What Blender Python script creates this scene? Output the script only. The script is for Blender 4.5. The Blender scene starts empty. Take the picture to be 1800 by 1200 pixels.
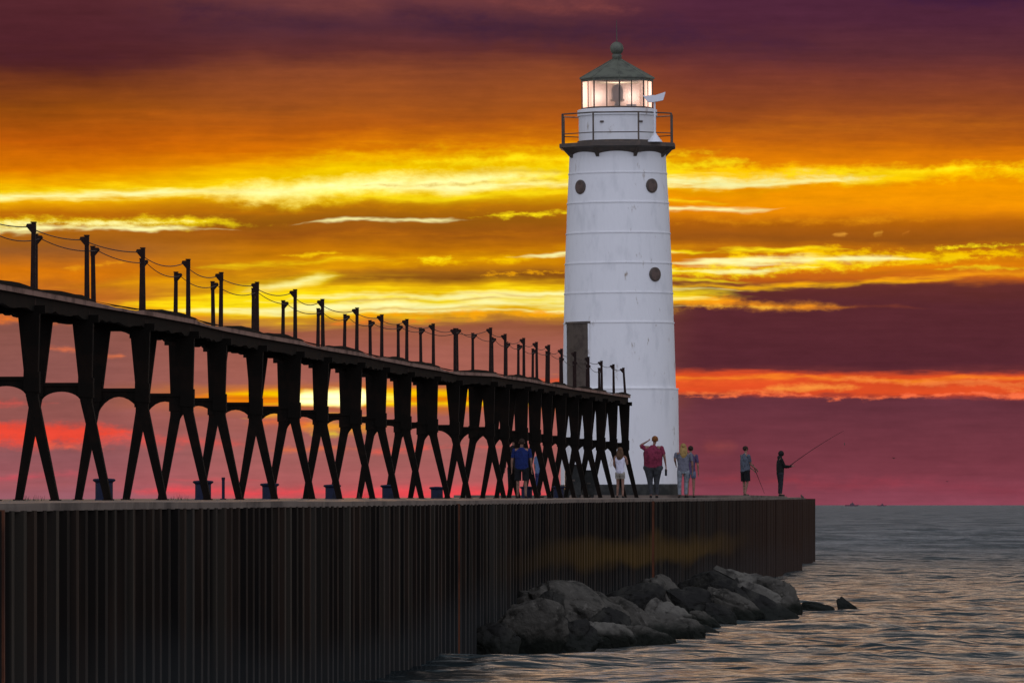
import bpy, bmesh, math, random
from mathutils import Vector, Matrix, noise as mn
random.seed(7)
C = bpy.data.scenes[0] if bpy.context.scene is None else bpy.context.scene
col = C.collection
F = 12000.0            # focal length in pixels of the 1800 px wide photograph
B = 0.0805             # the pier runs along (B, 1)
CAMZ = 2.4             # metres above the water

# ------------------------------------------------------------------ camera
cam = bpy.data.cameras.new("camera"); cam.sensor_width = 36.0; cam.lens = 36.0 * F / 1800.0
cam.shift_y = 287.0 / 1800.0; cam.clip_start = 1.0; cam.clip_end = 120000.0
co = bpy.data.objects.new("camera", cam); col.objects.link(co)
co.location = (0, 0, CAMZ); co.rotation_euler = (math.radians(90), 0, 0)
C.camera = co
C.view_settings.view_transform = 'Standard'; C.view_settings.look = 'None'
C.view_settings.exposure = 0.0; C.view_settings.gamma = 1.0; C.view_settings.use_curve_mapping = False

SUN_EL = 0.0156; SUN_AZ = -0.0235     # radians, azimuth measured from +Y towards +X

def lin(c):
    return tuple(((v / 255.0) / 12.92 if v <= 10 else (((v / 255.0) + 0.055) / 1.055) ** 2.4) for v in c)

# ------------------------------------------------------------------ world: sunset sky, laid out in azimuth and elevation
world = bpy.data.worlds.new("World"); C.world = world; world.use_nodes = True
nt = world.node_tree; nt.nodes.clear()
try:
    world.cycles.sampling_method = 'MANUAL'; world.cycles.sample_map_resolution = 512
except Exception: pass
def mth(op, a, b=None, c=None, clamp=False):
    n = nt.nodes.new('ShaderNodeMath'); n.operation = op; n.use_clamp = clamp
    for i, v in enumerate((a, b, c)):
        if v is None: continue
        if isinstance(v, (int, float)): n.inputs[i].default_value = v
        else: nt.links.new(v, n.inputs[i])
    return n.outputs[0]
def sstep(v, lo, hi, smooth=True):
    n = nt.nodes.new('ShaderNodeMapRange'); n.interpolation_type = 'SMOOTHSTEP' if smooth else 'LINEAR'
    nt.links.new(v, n.inputs[0]); n.inputs[1].default_value = lo; n.inputs[2].default_value = hi
    return n.outputs[0]
def noise2(x, y, sx, sy, det=3.0, rough=0.55, z=0.0):
    cx = nt.nodes.new('ShaderNodeCombineXYZ')
    nt.links.new(mth('MULTIPLY', x, sx), cx.inputs[0]); nt.links.new(mth('MULTIPLY', y, sy), cx.inputs[1]); cx.inputs[2].default_value = z
    n = nt.nodes.new('ShaderNodeTexNoise'); n.inputs['Scale'].default_value = 1.0
    n.inputs['Detail'].default_value = det; n.inputs['Roughness'].default_value = rough
    nt.links.new(cx.outputs[0], n.inputs['Vector'])
    return mth('SUBTRACT', n.outputs[0], 0.5)
def mixc(fac, a, b):
    n = nt.nodes.new('ShaderNodeMix'); n.data_type = 'RGBA'
    if isinstance(fac, (int, float)): n.inputs[0].default_value = fac
    else: nt.links.new(fac, n.inputs[0])
    for s, v in ((6, a), (7, b)):
        if isinstance(v, tuple): n.inputs[s].default_value = (v[0], v[1], v[2], 1)
        else: nt.links.new(v, n.inputs[s])
    return n.outputs[2]
def ramp(fac, stops):
    n = nt.nodes.new('ShaderNodeValToRGB'); r = n.color_ramp
    while len(r.elements) > 1: r.elements.remove(r.elements[-1])
    first = True
    for p, c in stops:
        if first: e = r.elements[0]; e.position = p; first = False
        else: e = r.elements.new(p)
        l = lin(c); e.color = (l[0], l[1], l[2], 1)
    nt.links.new(fac, n.inputs[0])
    return n.outputs[0]

tc = nt.nodes.new('ShaderNodeTexCoord'); sp = nt.nodes.new('ShaderNodeSeparateXYZ')
nt.links.new(tc.outputs['Generated'], sp.inputs[0])
DX, DY, DZ = sp.outputs
dyc = mth('MAXIMUM', DY, 0.05)
# sky units: 1 unit of U or V is 1/120 radian (0.48 degrees); the horizon is V = 8.87, straight ahead is U = 9
U = mth('MULTIPLY_ADD', mth('DIVIDE', DX, dyc), 120.0, 9.0)
V = mth('MULTIPLY_ADD', mth('DIVIDE', DZ, dyc), -120.0, 8.87)
nW = noise2(U, V, 0.55, 1.3, 4.0, 0.6, 3.1)          # broad warp
nF = noise2(U, V, 1.3, 9.0, 5.0, 0.6, 7.7)           # fine streaks
nP = noise2(U, V, 2.6, 5.5, 5.0, 0.65, 11.3)         # puffs
nL = noise2(U, V, 0.5, 7.0, 4.0, 0.6, 17.0)          # long thin layers
Vw = mth('ADD', V, mth('MULTIPLY', nW, 0.34))
Vb = mth('ADD', mth('ADD', V, mth('MULTIPLY', nW, 0.30)), mth('MULTIPLY', nL, 0.16))
fac = mth('MULTIPLY', Vb, 0.1)
cC = [(0, (108,57,60)), (.5, (84,44,54)), (.9, (97,47,45)), (1.25, (138,70,40)), (1.9, (158,80,27)), (2.3, (186,92,14)), (2.62, (222,115,3)),
      (2.9, (238,150,0)), (3.15, (240,190,0)), (3.45, (228,172,5)), (3.62, (182,112,10)), (3.85, (152,90,15)), (4.1, (158,86,18)), (4.35, (190,112,8)),
      (4.6, (208,130,6)), (4.82, (150,90,22)), (5.05, (205,150,15)), (5.45, (190,120,30)), (5.68, (150,86,58)), (6.1, (162,94,80)), (6.7, (164,96,84)),
      (6.85, (212,120,40)), (7.1, (205,112,45)), (7.3, (165,95,86)), (8.0, (162,95,92)), (8.4, (172,93,93)), (8.7, (190,84,88)), (8.87, (155,88,98))]
cR = [(0, (80,38,58)), (.4, (80,38,56)), (.9, (92,45,52)), (1.3, (118,56,45)), (1.8, (138,67,34)), (2.2, (162,80,24)), (2.55, (192,98,13)),
      (2.8, (222,122,5)), (3.3, (243,150,0)), (3.7, (238,140,5)), (3.92, (180,98,12)), (4.2, (150,82,20)), (4.4, (195,112,12)), (4.7, (232,132,8)),
      (4.86, (195,95,22)), (4.98, (100,46,42)), (5.4, (88,40,46)), (6.4, (86,39,48)), (6.52, (104,46,50)), (7.1, (100,49,60)), (7.8, (113,54,65)),
      (8.3, (121,57,69)), (8.87, (138,68,84))]
cL = [(0, (84,38,45)), (.7, (80,35,42)), (1.15, (84,37,36)), (1.4, (110,52,28)), (1.9, (145,72,15)), (2.5, (190,90,8)), (3.0, (225,122,0)), (3.35, (240,170,0)),
      (3.6, (225,150,5)), (3.75, (190,108,8)), (4.1, (172,100,18)), (4.4, (150,88,38)), (4.75, (215,118,10)), (5.0, (190,105,25)), (5.4, (200,108,40)),
      (5.7, (135,82,72)), (6.5, (142,86,80)), (7.0, (144,86,80)), (7.4, (150,86,82)), (8.0, (144,86,90)), (8.5, (160,88,94)), (8.87, (150,95,108))]
rs = lambda L: [(v * 0.1, c) for v, c in L]
rC, rR, rL = ramp(fac, rs(cC)), ramp(fac, rs(cR)), ramp(fac, rs(cL))
sky = mixc(sstep(U, 1.2, 5.0), rL, rC)
sky = mixc(sstep(U, 9.5, 12.5), sky, rR)
YE, WH, OY, OR, RE = (255,225,20), (255,248,170), (250,170,0), (235,110,20), (238,72,62)
STREAKS = []
def st(*a, **k): STREAKS.append((a, k))
def streak(sky, x0, y0, x1, y1, hw, c, op=1.0, soft=5.0, rag=6.0, pl=1.6, nz='F', gain=1.0):
    """a cloud streak from (x0,y0) to (x1,y1), half thickness hw, ragged by noise"""
    w = (x1 - x0) / 100.0
    tok = mth('MINIMUM', sky, -1.0)      # always -1; keeps the node graph evaluated streak by streak
    t = mth('MULTIPLY_ADD', tok, x0 / 100.0 / w, mth('MULTIPLY', U, 1 / w))
    env = mth('MULTIPLY', t, mth('MULTIPLY_ADD', t, -4.0 * pl, 4.0 * pl))
    env = mth('MINIMUM', env, 1.0)
    line = mth('MULTIPLY_ADD', t, (y1 - y0) / 100.0, y0 / 100.0)
    d = mth('ABSOLUTE', mth('SUBTRACT', Vw if nz != 'N' else V, line))
    N = {'F': nF, 'P': nP, 'W': nW, 'L': nL, 'N': nF}[nz]
    e = mth('MULTIPLY_ADD', env, hw / 100.0, mth('MULTIPLY_ADD', N, rag / 50.0 * 2.0, mth('MULTIPLY', d, -1.0)))
    m = sstep(e, -soft * 0.45 / 100.0, soft * 1.8 / 100.0)
    if op < 1: m = mth('MULTIPLY', m, op)
    l = lin(c)
    return mixc(m, sky, (l[0] * gain, l[1] * gain, l[2] * gain))
# high dark cloud
for a in [(-150,98,420,104,22,(70,30,42),.7,30,12), (270,4,640,52,30,(62,34,52),.9,40,18), (200,20,460,30,12,(72,34,50),.7,24,18), (650,10,900,62,38,(62,34,54),.9,40,20),
          (820,40,1260,72,36,(62,34,53),.9,40,20), (1100,46,1460,84,26,(66,33,56),.8,36,18), (1520,-4,1950,6,16,(58,28,58),.8,16,10), (1150,100,1750,95,25,(88,42,50),.45,40,14)]:
    st(*a, nz='P')
for a in [(480,10,720,14,14,(118,62,58),.7,20,14), (850,6,1120,16,12,(130,66,62),.8,18,14), (560,66,900,80,10,(105,52,52),.5,18,10)]:
    st(*a, nz='P')
# orange glow above the bright bands
st(150,215,720,196,9,(200,105,20),.35,22,6); st(350,262,800,240,16,(222,118,5),.5,30,8); st(1180,232,1850,214,14,(205,112,15),.55,26,10)
st(1180,262,1850,262,14,(232,128,5),.5,24,8)
st(430,282,1120,258,34,(240,165,0),.6,46,10); st(600,240,1000,232,18,(225,135,5),.4,40,8)
# main bright band, left of the tower
st(-300,345,760,316,32,(245,180,0),.85,30,10); st(240,322,1300,286,44,(246,190,0),.7,34,16); st(420,312,1250,285,42,(245,205,0),.85,30,20,nz='P'); st(-250,352,800,322,16,YE,1,12,8); st(-200,354,700,330,8,WH,1,7,5)
st(300,347,1300,298,27,YE,1,18,10,nz='P',gain=1.05); st(330,345,980,306,19,WH,1,18,8,nz='P',gain=1.15); st(600,334,1300,318,9,WH,1,8,6,gain=1.1); st(560,352,1250,330,6,YE,1,6,5); st(700,284,1250,272,9,YE,.9,12,12,nz='P')
st(640,330,1100,312,3,(200,150,5),.7,5,8,nz='P'); st(780,298,1150,304,3,(205,160,5),.7,5,8,nz='P')
st(-100,374,560,372,6,(188,110,8),.8,8,6); st(560,366,1150,348,8,(190,118,5),.8,10,12,nz='P'); st(520,378,1100,374,7,(168,98,12),.85,8,6)
# second left band
st(-300,396,480,390,11,YE,.95,8,8,nz='P'); st(-250,399,330,392,6,WH,1,6,8,nz='P'); st(-200,405,400,402,5,WH,1,4,3); st(525,392,830,383,4.5,WH,1,3.5,2); st(835,379,1150,368,5,YE,1,4,6,nz='P')
# right of the tower
st(1000,291,1330,288,10,YE,.9,9,9,nz='P'); st(1000,322,1700,304,16,YE,1,10,7); st(1050,323,1560,308,11,WH,1,8,7); st(1150,312,2000,298,17,(252,200,0),.95,12,13,nz='P'); st(1350,308,2000,292,5,YE,.9,6,8,nz='P')
st(1050,327,1480,318,6,WH,1,5,4); st(1160,340,1420,330,9,(225,150,0),.7,9,5); st(1100,352,1280,352,3,YE,.9,4,3); st(1080,369,1370,364,5.5,WH,1,4,2.5)
st(1170,392,1620,384,6,(245,160,15),.55,12,12,nz='P'); st(1200,352,1900,362,14,(248,158,0),.6,22,8); st(1150,402,1400,396,9,(165,90,15),.6,12,6); 
st(1462,412,1490,411,3.5,(252,175,60),.9,5,2); st(1534,411,1554,406,4,(252,180,60),.9,5,2); st(1584,410,1600,405,2.5,(220,130,40),.8,5,2)
st(1000,445,1260,443,4,YE,1,3,2); st(1240,442,1500,438,5,YE,1,4,4); st(1300,446,2050,444,9,(250,195,0),1,6,11,nz='P'); st(1180,462,1760,452,11,(252,205,10),1,7,11,nz='P')
st(1150,463,1620,452,8,WH,1,6,7,nz='L'); st(1100,479,1560,465,9,YE,.95,6,8,nz='P'); st(1100,478,1420,470,4,WH,1,4,4); st(1640,432,2000,428,3,YE,.9,3,7,nz='P')
st(1100,491,1310,490,4.5,YE,1,4,2); st(1050,506,1700,490,6,(252,185,10),1,5,4); st(1300,495,1800,486,9,(232,125,20),.6,14,4); st(1480,495,2050,466,5,(248,160,20),.9,5,4); st(1620,474,2000,468,4,YE,.9,4,5,nz='P')
st(1400,482,1900,468,6,(165,85,25),.6,9,5)
st(1050,528,1340,530,11,(250,150,15),1,9,6,nz='P'); st(1150,531,1500,540,9,(248,150,25),1,8,5,nz='P'); st(1200,538,1400,539,3,(255,195,60),.8,4,5,nz='P'); st(1400,540,1620,542,3,(150,70,40),.7,6,3)
# layered glow left of the tower, below the main band
st(-150,500,250,478,13,(222,125,10),.7,16,10,nz='P'); st(120,505,760,462,19,(242,165,0),.9,22,6); st(380,472,1250,436,13,(232,165,0),.95,16,6); st(330,470,720,455,6,YE,.8,8,5)
st(700,462,980,450,5,(250,200,0),.8,5,8,nz='P'); st(500,449,620,446,3,(250,200,10),.9,3,5,nz='P'); st(730,456,800,452,5,(250,220,20),.9,4,8,nz='P'); st(900,448,1200,445,4.5,WH,1,3,2); st(560,414,1000,408,5,(200,118,8),.6,8,5)
st(560,496,1150,478,10,(128,72,20),.9,8,6); st(820,486,1150,470,4,(235,160,10),.8,3,9,nz='P'); st(100,470,240,462,3,(240,160,20),.7,3,4,nz='P')
st(370,526,610,486,16,YE,1,12,5,nz='F'); st(420,514,592,489,8,WH,1,8,4,nz='F')
st(120,545,1300,522,36,(248,185,0),.95,18,10,nz='L'); st(200,540,1300,517,24,YE,1,10,12,nz='L'); st(300,548,1250,524,10,WH,1,7,8,nz='L'); st(450,528,1250,507,6,WH,1,5,5,nz='L'); st(600,548,1250,540,5,WH,1,5,6,nz='L')
st(300,538,900,524,2.5,(190,130,5),.8,4,4,nz='L'); st(500,548,1050,534,2.5,(200,130,5),.8,4,5,nz='L'); st(560,512,1150,521,2,(210,150,5),.7,4,4,nz='L')
st(600,556,1200,545,6,(250,165,10),.9,6,9,nz='P'); st(540,566,800,562,4,(235,125,40),.9,5,7,nz='P')
st(-100,562,420,560,8,(235,118,30),.85,9,8,nz='P'); st(70,613,150,618,4,(225,112,70),.8,5,4,nz='P'); st(175,622,222,624,4,(245,125,70),.9,4,2)
# band the sun sits behind, under the catwalk
st(280,700,1050,698,16,(238,130,10),1,7,3,nz='N'); st(360,692,1040,690,9,(250,195,0),1,5,2,nz='N'); st(430,710,1040,708,6,(250,205,0),1,5,2,nz='N')
st(505,699,665,699,17,WH,1,7,2,nz='F',gain=1.7); st(650,702,720,702,9,(255,235,80),1,6,2,nz='F',gain=1.2); st(330,699,600,701,2,(180,95,25),.9,3,1,nz='N'); st(620,700,1040,697,1.6,(205,120,10),.9,3,1,nz='N')
st(480,716,640,718,4,(165,90,70),.8,4,1,nz='N'); st(430,731,640,731,5,(250,180,0),1,5,3); st(520,752,690,748,13,(248,165,5),.9,12,6,nz='P'); st(430,742,560,748,12,(238,108,35),.8,12,6,nz='P'); st(545,764,600,764,6,YE,.9,8,3)
st(470,790,640,786,5,(240,115,45),.85,7,5,nz='P'); st(640,792,760,780,6,(240,95,75),.85,6,5,nz='P'); st(700,786,1000,782,3,(225,90,80),.7,5,5,nz='P')
st(-300,760,260,762,26,(236,72,52),.95,12,12,nz='P'); st(150,772,430,780,14,(228,80,68),.75,16,12,nz='P'); st(60,778,190,786,8,(250,110,80),.6,10,8,nz='P'); st(-200,704,90,706,6,(228,80,70),.85,7,5,nz='P')
st(-100,850,160,828,5,(222,72,88),.6,8,5,nz='P'); st(220,864,620,862,11,(240,72,80),.85,9,5,nz='P'); st(280,845,480,842,3,(232,78,85),.6,5,2); st(560,872,1000,868,15,(246,72,80),.95,12,5,nz='P')
# right side, the red band over the dark bank
st(900,668,2300,684,24,(222,78,36),1,6,5,nz='N'); st(1000,660,1850,668,6,(250,135,35),.95,5,4); st(1000,672,1400,670,8,(238,96,40),.7,10,6,nz='P')
st(1450,664,2100,690,7,(250,135,62),.8,6,9,nz='P'); st(1340,686,1510,678,7,(248,150,60),.85,6,6,nz='P'); st(1150,697,2200,694,3.5,(246,110,66),1,3.5,6,nz='P'); st(1180,690,1400,693,4,(246,120,60),.8,4,6,nz='P')
st(1550,676,2100,680,5,(190,62,40),.6,8,6,nz='P')
st(1230,838,1420,846,9,(160,56,62),.5,16,8,nz='P'); st(1360,842,1600,856,12,(165,54,66),.5,20,8,nz='P'); st(1520,842,1900,872,15,(155,52,66),.45,28,8,nz='P'); st(1230,782,1300,784,14,(150,70,62),.5,18,6,nz='P')
# soft mottling of the cloud sheet
mot = mth('ADD', mth('MULTIPLY_ADD', nW, 0.26, 1.0), mth('ADD', mth('MULTIPLY', nL, 0.30), mth('MULTIPLY', mth('ADD', nF, nP), 0.22)))
base_sky = sky
def zone(v0, v1, u0, u1):
    """the streaks of one patch of the sky, kept in a node group of their own"""
    global nt, U, V, Vw, nF, nP, nW, nL, mot
    keep = (nt, U, V, Vw, nF, nP, nW, nL, mot); src = [U, V, Vw, nF, nP, nW, nL, mot, base_sky]
    ng = bpy.data.node_groups.new('sky patch', 'ShaderNodeTree')
    for nm in ('U', 'V', 'Vw', 'nF', 'nP', 'nW', 'nL', 'mot'): ng.interface.new_socket(nm, in_out='INPUT', socket_type='NodeSocketFloat')
    ng.interface.new_socket('sky', in_out='INPUT', socket_type='NodeSocketColor')
    ng.interface.new_socket('shader', in_out='OUTPUT', socket_type='NodeSocketShader')
    nt = ng; gi = ng.nodes.new('NodeGroupInput'); go = ng.nodes.new('NodeGroupOutput')
    U, V, Vw, nF, nP, nW, nL, mot, c = [gi.outputs[k] for k in range(9)]
    for a, k in STREAKS:
        ya, yb = sorted((a[1], a[3])); m = a[4] + 42
        if yb + m < v0 or ya - m > v1 or a[2] < u0 - 5 or a[0] > u1 + 5: continue
        c = streak(c, *a, **k)
    g = nt.nodes.new('ShaderNodeVectorMath'); g.operation = 'SCALE'
    nt.links.new(c, g.inputs[0]); nt.links.new(mot, g.inputs[3])
    b = nt.nodes.new('ShaderNodeBackground'); nt.links.new(g.outputs[0], b.inputs[0]); nt.links.new(b.outputs[0], go.inputs[0])
    nt, U, V, Vw, nF, nP, nW, nL, mot = keep
    gn = nt.nodes.new('ShaderNodeGroup'); gn.node_tree = ng
    for k, v in enumerate(src): nt.links.new(v, gn.inputs[k])
    return gn.outputs[0]
def mixs(fac, a, b):
    n = nt.nodes.new('ShaderNodeMixShader'); nt.links.new(fac, n.inputs[0]); nt.links.new(a, n.inputs[1]); nt.links.new(b, n.inputs[2]); return n.outputs[0]
edges = [-9999, 240, 330, 415, 480, 590, 735, 9999]
def tree(lo, hi):
    if hi - lo == 1:
        return mixs(mth('GREATER_THAN', U, 10.9), zone(edges[lo], edges[hi], -9999, 1090), zone(edges[lo], edges[hi], 1090, 9999))
    mid = (lo + hi) // 2
    return mixs(mth('GREATER_THAN', V, edges[mid] / 100.0), tree(lo, mid), tree(mid, hi))
front = tree(0, len(edges) - 1)
# the rest of the dome: dusky beige over the sunset, cool lavender behind the viewer, a little Nishita
nis = nt.nodes.new('ShaderNodeTexSky'); nis.sky_type = 'NISHITA'; nis.sun_disc = False
nis.sun_elevation = SUN_EL; nis.sun_rotation = SUN_AZ
nsc = nt.nodes.new('ShaderNodeVectorMath'); nsc.operation = 'SCALE'; nsc.inputs[3].default_value = 0.10
nt.links.new(nis.outputs[0], nsc.inputs[0])
ngen = nt.nodes.new('ShaderNodeTexNoise'); ngen.inputs['Scale'].default_value = 4.0; ngen.inputs['Detail'].default_value = 4.0
nt.links.new(tc.outputs['Generated'], ngen.inputs['Vector'])
UPLOW, UPHIGH, EAST = (0.41, 0.36, 0.345), (0.10, 0.12, 0.13), (0.86, 0.90, 1.13)
upper = mixc(sstep(DZ, 0.08, 0.50), UPLOW, UPHIGH)
upper = mixc(mth('MULTIPLY', sstep(ngen.outputs[0], 0.4, 0.65), 0.4), upper, (0.24, 0.20, 0.20))
dome = mixc(sstep(DY, 0.45, -0.45), upper, EAST)
add = nt.nodes.new('ShaderNodeVectorMath'); add.operation = 'ADD'
nt.links.new(dome, add.inputs[0]); nt.links.new(nsc.outputs[0], add.inputs[1])
bgd = nt.nodes.new('ShaderNodeBackground'); nt.links.new(add.outputs[0], bgd.inputs[0])
f = mth('MAXIMUM', sstep(V, -0.2, -5.0), sstep(DY, 0.9, 0.5))
wo = nt.nodes.new('ShaderNodeOutputWorld'); nt.links.new(mixs(f, front, bgd.outputs[0]), wo.inputs[0])

# ------------------------------------------------------------------ sun
sl = bpy.data.lights.new("sun", 'SUN'); sl.energy = 0.8; sl.angle = math.radians(0.5); sl.color = (1.0, 0.46, 0.16)
so = bpy.data.objects.new("sun", sl); col.objects.link(so)
so.rotation_euler = Vector((math.sin(SUN_AZ), math.cos(SUN_AZ), math.tan(SUN_EL))).to_track_quat('Z', 'Y').to_euler()

# ------------------------------------------------------------------ materials
def mat(name, c, rough=0.7, spec=0.3, metal=0.0, var=None, vscale=3.0, vlo=0.45, vhi=0.65, stretch=(1, 1, 1), bump=0.0, bscale=20.0, second=None):
    m = bpy.data.materials.new(name); m.use_nodes = True
    t = m.node_tree; b = t.nodes['Principled BSDF']
    b.inputs['Base Color'].default_value = (*c, 1); b.inputs['Roughness'].default_value = rough
    b.inputs['Metallic'].default_value = metal; b.inputs['Specular IOR Level'].default_value = spec
    tcn = t.nodes.new('ShaderNodeTexCoord'); mp = t.nodes.new('ShaderNodeMapping'); mp.inputs['Scale'].default_value = stretch
    t.links.new(tcn.outputs['Object'], mp.inputs[0])
    src = None
    for k, v in enumerate([(var, vscale, vlo, vhi)] + ([second] if second else [])):
        if v[0] is None: continue
        n = t.nodes.new('ShaderNodeTexNoise'); n.inputs['Scale'].default_value = v[1]; n.inputs['Detail'].default_value = 6; n.inputs['Roughness'].default_value = 0.6
        t.links.new(mp.outputs[0], n.inputs['Vector'])
        mr = t.nodes.new('ShaderNodeMapRange'); mr.interpolation_type = 'SMOOTHSTEP'; t.links.new(n.outputs[0], mr.inputs[0])
        mr.inputs[1].default_value = v[2]; mr.inputs[2].default_value = v[3]
        mx = t.nodes.new('ShaderNodeMix'); mx.data_type = 'RGBA'; t.links.new(mr.outputs[0], mx.inputs[0])
        if src is None: mx.inputs[6].default_value = (*c, 1)
        else: t.links.new(src, mx.inputs[6])
        mx.inputs[7].default_value = (*v[0], 1); src = mx.outputs[2]
    if src is not None: t.links.new(src, b.inputs['Base Color'])
    if bump:
        n = t.nodes.new('ShaderNodeTexNoise'); n.inputs['Scale'].default_value = bscale; n.inputs['Detail'].default_value = 6
        t.links.new(mp.outputs[0], n.inputs['Vector'])
        bp = t.nodes.new('ShaderNodeBump'); bp.inputs['Strength'].default_value = bump; bp.inputs['Distance'].default_value = 0.05
        t.links.new(n.outputs[0], bp.inputs['Height']); t.links.new(bp.outputs[0], b.inputs['Normal'])
    return m
M = {}
M['steel'] = mat('black painted steel', (.0045, .0032, .002), .8, .08, var=(.009, .005, .003), vscale=2.5)
M['rail'] = mat('rusty brown steel', (.012, .005, .004), .7, .12, var=(.022, .009, .006), vscale=6)
M['deckside'] = mat('weathered deck edge', (.24, .14, .105), .8, .2, var=(.10, .055, .04), vscale=1.5, second=((.24, .15, .11), 5, .5, .75))
M['cable'] = mat('wire rope', (.03, .016, .012), .6, .3)
M['concrete'] = mat('old concrete', (.155, .12, .095), .9, .2, var=(.08, .062, .05), vscale=.8, bump=.3, bscale=6, second=((.22, .17, .13), 3, .55, .75))
M['tower'] = mat('white painted iron plate', (.68, .67, .66), .6, .25, var=(.59, .585, .58), vscale=2.4, vlo=.50, vhi=.72, stretch=(1, 1, .35), bump=.25, bscale=5, second=((.26, .20, .14), 4.2, .62, .74))
M['trim'] = mat('dark painted iron', (.065, .05, .04), .6, .3, var=(.10, .07, .05), vscale=3)
M['roof'] = mat('grey metal roof', (.10, .105, .075), .6, .3, var=(.065, .066, .05), vscale=4)
M['black'] = mat('black plinth paint', (.012, .013, .011), .6, .25, var=(.03, .03, .026), vscale=3)
M['door'] = mat('dark brown door', (.075, .055, .04), .6, .25, var=(.05, .035, .025), vscale=4)
M['port'] = mat('porthole cover', (.10, .065, .05), .6, .3, var=(.06, .04, .03), vscale=8)
M['white'] = mat('white fitting', (.62, .62, .64), .5, .3)
M['blue'] = mat('dark blue paint', (.008, .012, .034), .6, .2, var=(.005, .007, .016), vscale=5)
M['rock'] = mat('grey boulder', (.062, .056, .045), .9, .15, var=(.020, .018, .014), vscale=3.2, bump=1.0, bscale=9, second=((.11, .10, .08), 7, .56, .70))
M['rockdark'] = mat('wet boulder', (.011, .010, .008), .7, .15, var=(.028, .026, .02), vscale=3, bump=1, bscale=9)
M['rocklight'] = mat('pale boulder', (.105, .096, .078), .9, .15, var=(.04, .036, .03), vscale=3.2, bump=1, bscale=9)
M['rust'] = mat('rusted joint beam', (.12, .042, .02), .85, .15, var=(.05, .02, .012), vscale=1.5, stretch=(1, 1, .5))
M['weed'] = mat('dry weeds', (.05, .045, .03), .9, .1)
M['ship'] = mat('distant hull', (.10, .06, .075), .8, .1)
M['bird'] = mat('dark feathers', (.03, .022, .02), .8, .1)

# wet, weed darkened band where the boulders meet the water
for k in ('rock', 'rockdark', 'rocklight'):
    t = M[k].node_tree; b = t.nodes['Principled BSDF']; src = b.inputs['Base Color'].links[0].from_socket
    g1 = t.nodes.new('ShaderNodeNewGeometry'); sz = t.nodes.new('ShaderNodeSeparateXYZ'); t.links.new(g1.outputs['Position'], sz.inputs[0])
    nn_ = t.nodes.new('ShaderNodeTexNoise'); nn_.inputs['Scale'].default_value = 4; t.links.new(g1.outputs['Position'], nn_.inputs['Vector'])
    ad = t.nodes.new('ShaderNodeMath'); ad.operation = 'MULTIPLY_ADD'; t.links.new(nn_.outputs[0], ad.inputs[0]); ad.inputs[1].default_value = -.25; t.links.new(sz.outputs[2], ad.inputs[2])
    mr_ = t.nodes.new('ShaderNodeMapRange'); mr_.interpolation_type = 'SMOOTHSTEP'; t.links.new(ad.outputs[0], mr_.inputs[0]); mr_.inputs[1].default_value = .0; mr_.inputs[2].default_value = .22
    mx_ = t.nodes.new('ShaderNodeMix'); mx_.data_type = 'RGBA'; t.links.new(mr_.outputs[0], mx_.inputs[0]); mx_.inputs[6].default_value = (.008, .009, .006, 1); t.links.new(src, mx_.inputs[7]); t.links.new(mx_.outputs[2], b.inputs['Base Color'])
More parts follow.
